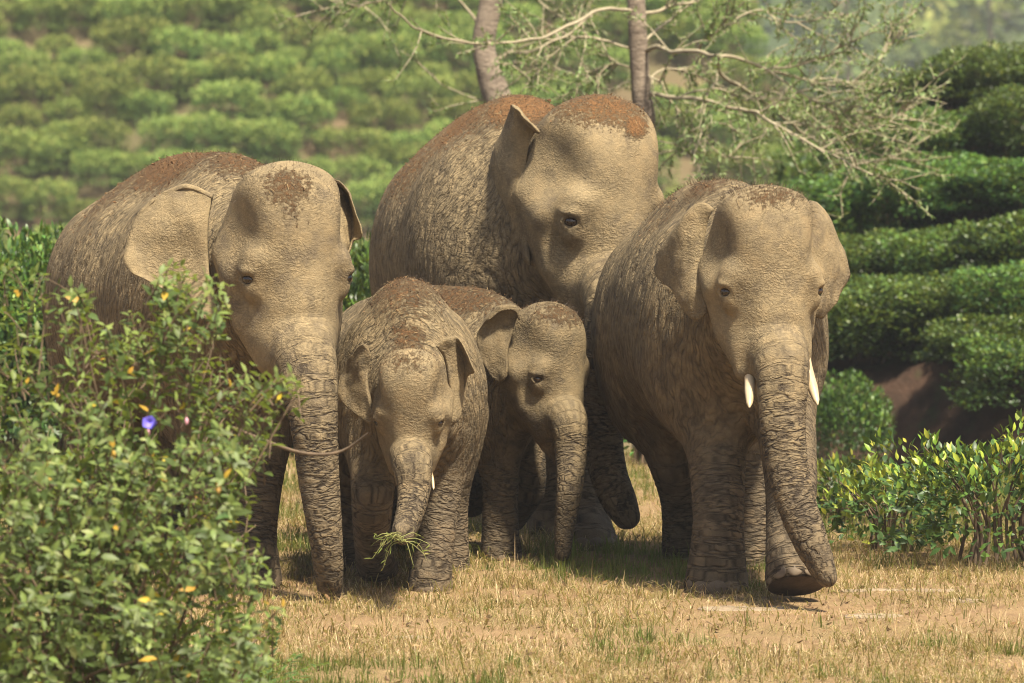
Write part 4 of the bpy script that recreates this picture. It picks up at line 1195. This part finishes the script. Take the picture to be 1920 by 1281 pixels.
B = [([(1193, 26), (1150, 16), (1110, 24), (1060, 52), (1000, 72), (930, 79), (860, 78), (800, 62), (755, 35), (722, 5)], .020, .008, 10),
     ([(1110, 30), (1070, 62), (1030, 82), (1012, 92)], .016, .008, 4),
     ([(1193, 90), (1090, 70), (1020, 120), (985, 160)], .014, .005, 16),
     ([(1207, 28), (1260, 12), (1320, -2), (1400, -30)], .020, .009, 12),
     ([(1203, 82), (1240, 50), (1275, 22), (1310, -10)], .016, .008, 8),
     ([(1210, 96), (1238, 86), (1262, 100), (1312, 97), (1345, 106)], .024, .018, 4),
     ([(1312, 97), (1316, 78), (1345, 60), (1360, 30), (1372, -20)], .014, .007, 12),
     ([(1355, 62), (1385, 35), (1430, 22), (1470, 40), (1520, 38), (1556, 24), (1575, 5)], .012, .004, 18),
     ([(1345, 106), (1385, 112), (1430, 126), (1480, 140), (1540, 158), (1580, 162), (1625, 140), (1660, 100), (1692, 58)], .020, .005, 34),
     ([(1345, 106), (1362, 150), (1410, 172), (1445, 200), (1480, 228), (1520, 258), (1570, 285), (1600, 298), (1665, 304)], .021, .006, 26),
     ([(1215, 175), (1262, 184), (1320, 188), (1380, 206), (1420, 212), (1460, 236), (1530, 276), (1590, 305), (1620, 322), (1670, 336), (1745, 326)], .024, .005, 26),
     ([(1430, 128), (1500, 175), (1570, 210), (1640, 222), (1710, 205)], .012, .004, 22),
     ([(1480, 228), (1560, 240), (1640, 232), (1700, 215)], .010, .004, 18),
     ([(1560, 290), (1620, 280), (1665, 276)], .008, .004, 4),
     ([(1600, 308), (1650, 300), (1690, 285), (1715, 262)], .009, .004, 10),
     ([(1345, 140), (1325, 190), (1318, 240), (1302, 290), (1300, 308)], .012, .005, 12),
     ([(1318, 240), (1290, 270), (1250, 285)], .010, .004, 8),
     ([(1318, 260), (1355, 292), (1392, 268), (1440, 252)], .009, .004, 8),
     ([(1270, 184), (1330, 165), (1400, 185), (1470, 190), (1550, 205), (1600, 200)], .011, .004, 22),
     ([(1215, 150), (1250, 130), (1300, 140), (1350, 165), (1370, 230), (1420, 290)], .012, .004, 18),
     ([(1440, 130), (1500, 120), (1560, 100), (1600, 75)], .011, .004, 20),
     ([(1205, 140), (1240, 160), (1280, 230), (1290, 260)], .010, .004, 12),
     ([(1190, 130), (1150, 120), (1100, 150), (1060, 185)], .010, .004, 16)]
rgb_ = np.random.default_rng(4)
B = [([(q[0], q[1], (i * (k % 5 - 2)) * .12) for i, q in enumerate(b[0])], *b[1:]) for k, b in enumerate(B)]
tree('slim tree with pale drooping twiggy branches spreading right behind the tallest elephant\'s head', 43.0,
     [(1194, -420), (1190, -200), (1192, -60), (1193, 0), (1197, 90), (1203, 180), (1210, 300)], [.04, .058, .064, .066, .07, .075, .085, .11], B, 52, 1.0, FEATHER)

# ------------------------------------------------------------------ flowering bush in the left foreground
rg = np.random.default_rng(77)
DB = 21.8
poly = np.array([(-160, 610), (-60, 520), (60, 500), (95, 555), (150, 545), (215, 600), (270, 560), (310, 498), (365, 505), (432, 520), (430, 575), (400, 625), (470, 680), (560, 700), (572, 738), (500, 790), (515, 850), (430, 890), (455, 950), (400, 1010), (500, 1035), (525, 1080), (470, 1100), (520, 1180), (500, 1290), (520, 1500), (-160, 1500)], float)
def inside(x, y):
    c = False; n = len(poly)
    for i in range(n):
        x1, y1 = poly[i]; x2, y2 = poly[i - 1]
        if (y1 > y) != (y2 > y) and x < (x2 - x1) * (y - y1) / (y2 - y1 + 1e-9) + x1: c = not c
    return c
cx, cy_ = 180, DB
base = np.array(((cx - 960) / F * DB, DB, 0)); base[2] = gh(base[0], base[1])
bush = empty('flowering_bush', base, 'loose leafy bush with a blue flower in front of the half-hidden elephant', 'bush')
tips, stems = [], Acc()
tries = 0
while len(tips) < 880 and tries < 20000:
    tries += 1
    px, py = rg.uniform(-150, 575), rg.uniform(495, 1480)
    if not inside(px, py): continue
    edge_up = smooth01((py - 520) / 420)
    if rg.random() > .30 + .70 * edge_up: continue
    spread = .35 + 1.3 * edge_up
    tips.append((px, py, DB + rg.uniform(-1, 1) * spread))
for _ in range(1400):
    px, py = rg.uniform(-150, 470), rg.uniform(830, 1480)
    if inside(px, py) and rg.random() < .30 + .45 * (px < 300):
        tips.append((px, py, DB + rg.uniform(-.9, 1.5)))
# sprays that stand out at the bush's rim
for px, py in [(330, 505), (350, 520), (385, 525), (415, 535), (305, 520), (360, 550), (330, 560), (395, 560), (420, 580), (300, 590), (345, 600), (130, 555), (160, 560), (70, 520), (20, 500), (260, 640), (380, 640), (545, 712), (520, 730), (555, 735), (480, 705), (440, 700), (500, 770), (480, 800), (440, 960), (470, 940), (500, 1045), (480, 1030), (505, 1130), (480, 1160), (430, 850), (460, 870), (410, 900), (390, 700), (290, 700), (240, 620), (200, 640)]:
    for k in range(3):
        tips.append((px + rg.normal(0, 10), py + rg.normal(0, 10), DB + rg.normal(0, .25)))
lp, ld, ln_, ll, cls = [], [], [], [], []
for px, py, D in tips:
    tip = P(px, py, D)
    if tip[2] < .08: continue
    root = base + np.array((rg.normal(0, .16), rg.normal(0, .25), .02))
    out = tip - root
    hdir = unit(out * np.array((1, 1, .35)) + np.array((0, 0, .25)) + rg.normal(0, .35, 3))
    sl = rg.uniform(.10, .26)
    s0 = tip - hdir * sl + np.array((0, 0, -.03))
    path = catmull([s0, tip - hdir * sl * .5 + rg.normal(0, .012, 3), tip], 6)
    stems.put(*tube(path, np.linspace(.0038, .0018, 6), 4))
    npair = rg.integers(4, 7)
    for k in range(npair):
        t = (k + 1) / npair; o = path[int(t * 5)]
        az = (k % 2) * 1.57 + rg.normal(0, .3)
        e1 = unit(np.cross(hdir, (.2, .1, 1))); e2 = np.cross(hdir, e1)
        for sgn in (1, -1):
            v = (e1 * math.cos(az) + e2 * math.sin(az)) * sgn
            lp.append(o); ld.append(v + hdir * .55 + rg.normal(0, .15, 3)); ln_.append(hdir + np.array((0, 0, .6)) + rg.normal(0, .25, 3))
            ll.append(rg.uniform(.034, .074) * (1.15 - .45 * t)); cls.append(t)
n = len(lp); lp = np.array(lp); ld = np.array(ld); ln_ = np.array(ln_); ll = np.array(ll); cls = np.array(cls)
col = np.where((cls > .7)[:, None], pick_cols(rg, n, [(3, (.14, .205, .052)), (3, (.18, .25, .066)), (1, (.24, .29, .09))]), pick_cols(rg, n, [(3, (.060, .100, .028)), (3, (.085, .135, .038)), (2, (.12, .175, .05))]))
yel = rg.random(n) < .012
col[yel] = np.array((.50, .33, .04)) * rg.uniform(.8, 1.1, (yel.sum(), 1))
order = np.argsort(-ll * (1 + 2 * (lp[:, 0] > P(300, 0, DB)[0]) + 2 * yel))
sep, rest = order[:170], order[170:]
add('foliage', leaf_mesh('foliage', lp[rest], ld[rest], ln_[rest], ll[rest], ll[rest] * .46, col[rest], M_BUSH, base, fine=True), bush, kind='stuff')
for i in sep:
    add('leaf', leaf_mesh('leaf', np.zeros((1, 3)), ld[i:i + 1], ln_[i:i + 1], ll[i], ll[i] * .46, col[i:i + 1], M_BUSH, fine=True), bush, loc=lp[i] - base)
# woody stems rising from the root
for k in range(34):
    px, py, D = tips[rg.integers(len(tips))]
    tip = P(px, py, D) - np.array((0, 0, .05))
    root = base + np.array((rg.normal(0, .14), rg.normal(0, .2), -.05))
    mid = root * .5 + tip * .5 + np.array((rg.normal(0, .05), rg.normal(0, .08), .12))
    stems.put(*tube(catmull([root, mid, tip], 12), np.linspace(.008, .003, 12), 5))
add('stems', stems.mesh('stems', [M_TWIG], True, base), bush, kind='stuff')
for pts, r0, r1 in [([(430, 800, 23.4), (500, 828, 23.5), (560, 848, 23.6), (610, 852, 23.6), (650, 842, 23.6), (692, 812, 23.5)], .009, .0055),
                    ([(100, 1230, 22.9), (115, 1080, 22.8), (95, 960, 22.8), (40, 880, 22.8)], .014, .008),
                    ([(110, 1010, 22.7), (170, 975, 22.7), (260, 930, 22.6), (330, 905, 22.6)], .010, .006),
                    ([(95, 1120, 22.6), (135, 1040, 22.5), (130, 960, 22.5)], .009, .006),
                    ([(280, 1110, 22.8), (360, 1080, 22.9), (480, 985, 23.0)], .006, .003)]:
    A = Acc(); A.put(*tube(catmull([P(*q) for q in pts], 18), np.linspace(r0, r1, 18), 7)); add('branch', A.mesh('branch', [M_TWIG], True, base), bush)
# the blue trumpet flower, pink buds and yellow blossoms
def flower(px, py, D, size, c1, c2, name):
    m = simple_mat(name + '_petal', c1, c2, 30, .6, .1, 60, .002)
    c = P(px, py, D); A = Acc(); npet = 5; R0 = []
    for ring_, (rr, off) in enumerate(((.08, .55), (.3, .25), (.75, .02), (1.0, -.04))):
        for k in range(15):
            a = 2 * math.pi * k / 15
            rj = rr * (1 + .10 * math.cos(npet * a) * (ring_ > 1))
            R0.append(c + size * np.array((rj * math.cos(a), off + .1 * rj * math.sin(a), rj * math.sin(a) * .9)))
    q = [(r_ * 15 + k, r_ * 15 + (k + 1) % 15, (r_ + 1) * 15 + (k + 1) % 15, (r_ + 1) * 15 + k) for r_ in range(3) for k in range(15)]
    me = np_mesh(name, np.array(R0) - base, np.array(q), True, None, [m])
    add(name, me, bush)
flower(280, 792, 20.9, .026, (.10, .09, .62), (.20, .16, .75), 'flower')
for px, py in [(278, 812), (350, 790)]:
    m_b = bpy.data.materials.get('bud_petal') or simple_mat('bud_petal', (.55, .25, .33), (.65, .38, .45), 30, .6, .1, 60, .002)
    v, q = uv_ball(P(px, py, 20.9), (.007, .007, .014), np.eye(3), 10, 7)
    o = add('flower_bud', np_mesh('flower_bud', v - base, q, True, None, [m_b]), bush)
for px, py in [(480, 756), (520, 750), (315, 858), (465, 845), (180, 760), (345, 765), (497, 1130), (240, 700), (35, 550)]:
    c0 = P(px, py, DB - rg.uniform(.2, .9)); kk = int(rg.integers(2, 4)); sz_ = rg.uniform(.018, .034)
    me = leaf_mesh('yellowed_leaf', np.zeros((kk, 3)), rg.normal(0, 1, (kk, 3)), rg.normal(0, .6, (kk, 3)) + (0, -.6, .5), sz_, sz_ * .55, pick_cols(rg, kk, [(2, (.55, .36, .04)), (1, (.42, .33, .05))]), M_BUSH, fine=True)
    add('yellowed_leaf', me, bush, loc=c0 - base)

# fern-like undergrowth at the bush's foot
rg = np.random.default_rng(15)
lp, ld, ll, wd = [], [], [], []
for k in range(240):
    px = rg.uniform(-120, 520); D = rg.uniform(22.0, 24.6)
    x = (px - 960) / F * D; b0 = np.array((x, D, gh(x, D)))
    d = unit(np.array((rg.normal(.2, .6), rg.normal(0, .6), rg.uniform(.5, 1.3)))); L = rg.uniform(.2, .5)
    for t in np.linspace(.15, 1, 13):
        o = b0 + d * L * t + np.array((0, 0, -.25 * L * t * t)); e = unit(np.cross(d, (0, 0, 1)))
        for s in (1, -1):
            lp.append(o); ld.append(e * s + d * .6 + rg.normal(0, .1, 3)); ll.append(.085 * (1.1 - t * .7)); wd.append(.013)
n = len(lp)
o0 = np.array((P(200, 0, 23.2)[0], 23.2, gh(-1.6, 23.2)))
tag(add('ground_fern', leaf_mesh('ground_fern', np.array(lp), np.array(ld), rg.normal(0, .3, (n, 3)) + (0, 0, 1), np.array(ll), np.array(wd), pick_cols(rg, n, [(3, (.07, .13, .035)), (2, (.10, .17, .045)), (1, (.05, .09, .03))]), M_BUSH, o0), loc=o0, ), 'low feathery fern fronds at the foot of the flowering bush', 'fern', kind='stuff')

# ------------------------------------------------------------------ grass
def blades(name, pos, az, length, lean, width, col, origin):
    n = len(pos)
    d = np.stack([np.cos(az), np.sin(az), np.zeros(n)], 1); s = np.stack([-np.sin(az), np.cos(az), np.zeros(n)], 1)
    up = np.array((0, 0, 1.0))
    l = length[:, None]; le = lean[:, None]; w = width[:, None]
    mid = pos + l * (.55 * np.sqrt(np.clip(1 - (le * .7) ** 2, .05, 1)) * up + .55 * le * .7 * d)
    tip = mid + l * .5 * (np.clip(1 - le * 1.15, -.25, 1) * up + np.clip(le * 1.15, 0, 1) * d)
    s2 = s * .85 + np.array((.35, 0, 0)); 
    V = np.stack([pos - s2 * w, pos + s2 * w, mid + s2 * w * .8, mid - s2 * w * .8, tip], 1).reshape(-1, 3) - np.asarray(origin)
    b = (np.arange(n) * 5)[:, None]
    C = np.hstack([np.repeat(col, 5, 0), np.ones((n * 5, 1))])
    return np_mesh(name, V, [b + np.array([[0, 1, 2, 3]]), b + np.array([[3, 2, 4]])], True, {'tint': ('FLOAT_COLOR', C)}, [M_GRASS])
rg = np.random.default_rng(8)
NT_ = 21000
tx = rg.uniform(-3.7, 3.9, NT_); ty = 24.0 + 13.4 * rg.random(NT_) ** 1.15
keep = np.ones(NT_, bool); kind = np.zeros(NT_, int)
for i in range(NT_):
    q = Vector((tx[i], ty[i], 0))
    a = mnoise.noise(q * .9) + .5 * mnoise.noise(q * 2.3); b_ = mnoise.noise(q * .7 + Vector((9, 4, 2))) + .6 * mnoise.noise(q * 2.9 + Vector((3, 7, 1)))
    D = ty[i]; px = 960 + tx[i] / D * F
    bare = a < -.22
    track = (px > 1180) and (26.0 + .25 * b_ < D < 27.75 + .35 * a) and rg.random() < .66          # worn bare strip
    if track or (bare and rg.random() < .75): keep[i] = False
    g = b_ + (.30 if D < 25.2 else 0) + (.18 if D > 29.3 else 0) + (.45 if (D > 31 and px > 1480) else 0) + (.25 if D > 33 else 0)
    kind[i] = 1 if g > .33 else (2 if rg.random() < .22 + .5 * max(0, -a) else 0)
tx, ty, kind = tx[keep], ty[keep], kind[keep]
big = rg.random(len(tx)) < .05
nb = np.where(big, rg.integers(22, 40, len(tx)), rg.integers(6, 13, len(tx)))
idx = np.repeat(np.arange(len(tx)), nb); n = len(idx)
sp = np.where(kind == 1, .032, .075)[idx]
bx = tx[idx] + rg.normal(0, 1, n) * sp; by = ty[idx] + rg.normal(0, 1, n) * sp
pos = np.stack([bx, by, ground_h(bx, by) - .004], 1)
tl = rg.uniform(.6, 1.4, len(tx)) * np.where(ty > 30, 1.35, 1.0)
ln = np.where(kind == 1, .075, .085)[idx] * np.where(big, 1.55, 1.0)[idx] * tl[idx] * rg.uniform(.5, 1.3, n)
lean = np.clip(np.where(kind[idx] == 1, rg.normal(.50, .28, n), rg.normal(.95, .30, n)), 0, 1.35)
cols = np.where((kind[idx] == 1)[:, None], pick_cols(rg, n, [(3, (.11, .155, .04)), (3, (.16, .205, .06)), (2, (.27, .25, .10))]),
       np.where((kind[idx] == 2)[:, None], pick_cols(rg, n, [(3, (.20, .125, .060)), (3, (.28, .17, .085)), (2, (.13, .085, .045))]),
                pick_cols(rg, n, [(4, (.50, .38, .205)), (3, (.34, .235, .115)), (3, (.62, .50, .30)), (2, (.22, .21, .08))])))
o0 = np.array((0, 28.4, 0))
tag(add('dry_grass', blades('dry_grass', pos, rg.uniform(0, 6.28, n), ln, lean, rg.uniform(.0010, .0028, n), cols, o0), loc=o0), 'dry straw-coloured grass with green tufts under the herd', 'grass', kind='stuff')

A = Acc(); tet = np.array([(0, 1, 2), (0, 3, 1), (1, 3, 2), (2, 3, 0)])
for k in range(3800):
    x_ = rg.uniform(-3.2, 3.8); y_ = rg.uniform(24.2, 34); r_ = rg.uniform(.003, .011) * (2.0 if rg.random() < .04 else 1)
    A.put(np.array((x_, y_, gh(x_, y_) + r_ * .3)) + rg.normal(0, r_, (4, 3)), tet)
M_CRUMB = simple_mat('soil_crumb', (0.23, 0.15, 0.085), (0.10, 0.065, 0.04), 30, .95, .3, 150, .004)
tag(add('soil_crumbs', A.mesh('soil_crumbs', [M_CRUMB], False, o0), loc=o0), 'loose crumbs of brown soil scattered over the grass', 'soil', kind='stuff')
n = 1500
lx = rg.uniform(-3.2, 3.8, n); ly = rg.uniform(24.2, 35, n); lpz = np.stack([lx, ly, ground_h(lx, ly) + .012], 1)
me = leaf_mesh('leaf_litter', lpz, rg.normal(0, 1, (n, 3)) * (1, 1, .35), rg.normal(0, .5, (n, 3)) + (0, -.3, 1), rg.uniform(.02, .055, n), rg.uniform(.010, .022, n), pick_cols(rg, n, [(3, (.20, .12, .06)), (2, (.33, .23, .12)), (2, (.11, .07, .04))]), M_GRASS, o0, droop=-.3, fold=.8)
tag(add('leaf_litter', me, loc=o0), 'curled dead brown leaves lying in the grass', 'leaves', kind='stuff')

# tuft held in the small calf's trunk
A = Acc(); rg = np.random.default_rng(3); g0 = P(752, 1010, 27.22)
gp, ga, gl, glean = [], [], [], []
lp, ld = [], []
stm = Acc()
for k in range(16):
    side = -1 if k < 11 else 1
    e = g0 + np.array((side * rg.uniform(.02, .14), rg.uniform(-.05, .04), rg.uniform(-.15, .03)))
    path = catmull([g0 + rg.normal(0, .012, 3), g0 * .5 + e * .5 + np.array((0, 0, .03)) + rg.normal(0, .01, 3), e], 7)
    stm.put(*tube(path, np.linspace(.0024, .0012, 7), 4))
    for j in range(3, 7):
        lp.append(path[j]); ld.append(rg.normal(0, .7, 3) + (side * .4, 0, -.3))
tuft = empty('grass_tuft', g0, 'small tuft of green stems held in the small calf\'s trunk tip', 'grass tuft')
m_ts = simple_mat('grass_stem', (.28, .26, .10), (.18, .20, .06), 20, .7, 0, 10)
add('stalks', stm.mesh('stalks', [m_ts], True, g0), tuft)
n = len(lp)
tb_ = add('blades', leaf_mesh('blades', np.array(lp), np.array(ld), rg.normal(0, .5, (n, 3)) + (0, -.5, .6), rg.uniform(.02, .05, n), .006, pick_cols(rg, n, [(2, (.16, .2, .05)), (1, (.3, .28, .1))]), M_GRASS, g0), tuft, kind='stuff')

# flat stones in the worn strip
def stone(px, D, rx, ry, h, label, seed):
    rg = np.random.default_rng(seed); x = (px - 960) / F * D
    b0 = np.array((x, D, gh(x, D) - .012)); nseg = 16
    prof = [(1.0, 0), (1.0, .55), (.93, .9), (.6, 1.0), (.001, 1.0)]
    wob = 1 + .18 * np.array([mnoise.noise(Vector((math.cos(t) * 1.3 + seed, math.sin(t) * 1.3, seed * .7))) for t in np.linspace(0, 6.283, nseg, endpoint=False)]) + rg.normal(0, .04, nseg)
    V = [(rx * r_ * wob[k] * math.cos(6.283 * k / nseg), ry * r_ * wob[k] * math.sin(6.283 * k / nseg), h * z_ * (1 + .15 * rg.normal() * (r_ < .95))) for r_, z_ in prof for k in range(nseg)]
    q = [(a * nseg + k, a * nseg + (k + 1) % nseg, (a + 1) * nseg + (k + 1) % nseg, (a + 1) * nseg + k) for a in range(len(prof) - 1) for k in range(nseg)]
    o = add('flat_stone', np_mesh('flat_stone', np.array(V), np.array(q), False, None, [M_STONE]), loc=b0)
    tag(o, label, 'stone')
stone(1690, 28.35, .30, .05, .024, 'long pale flat stone lying beyond the lifted foot towards the glossy bush', 1)
stone(1400, 27.55, .22, .14, .015, 'broad flat pale stone in front of the tusked elephant\'s planted foot', 2)
stone(1640, 27.2, .14, .10, .016, 'small flat stone in the worn strip before the lifted foot', 3)
stone(1810, 27.9, .10, .05, .018, 'small pale stone at the end of the worn strip below the glossy bush', 4)
stone(770, 26.2, .08, .06, .020, 'small pale stone in the straw in front of the small calf', 5)

# ------------------------------------------------------------------ haze of the valley air
M_HAZE, nt, out = new_mat('haze_air')
v = nt.nodes.new('ShaderNodeVolumePrincipled')
v.inputs['Color'].default_value = (.86, .92, 1.0, 1)
v.inputs['Density'].default_value = .0005
v.inputs['Anisotropy'].default_value = .1
nt.links.new(v.outputs[0], out.inputs['Volume'])
hv = np.array([(x, y, z) for x in (-1650, 1650) for y in (-320, 2650) for z in (-8, 112)], float)
hf = np.array([(0, 1, 3, 2), (4, 6, 7, 5), (0, 4, 5, 1), (2, 3, 7, 6), (0, 2, 6, 4), (1, 5, 7, 3)])
tag(add('haze', np_mesh('haze', hv, hf, False, None, [M_HAZE])), kind='stuff')
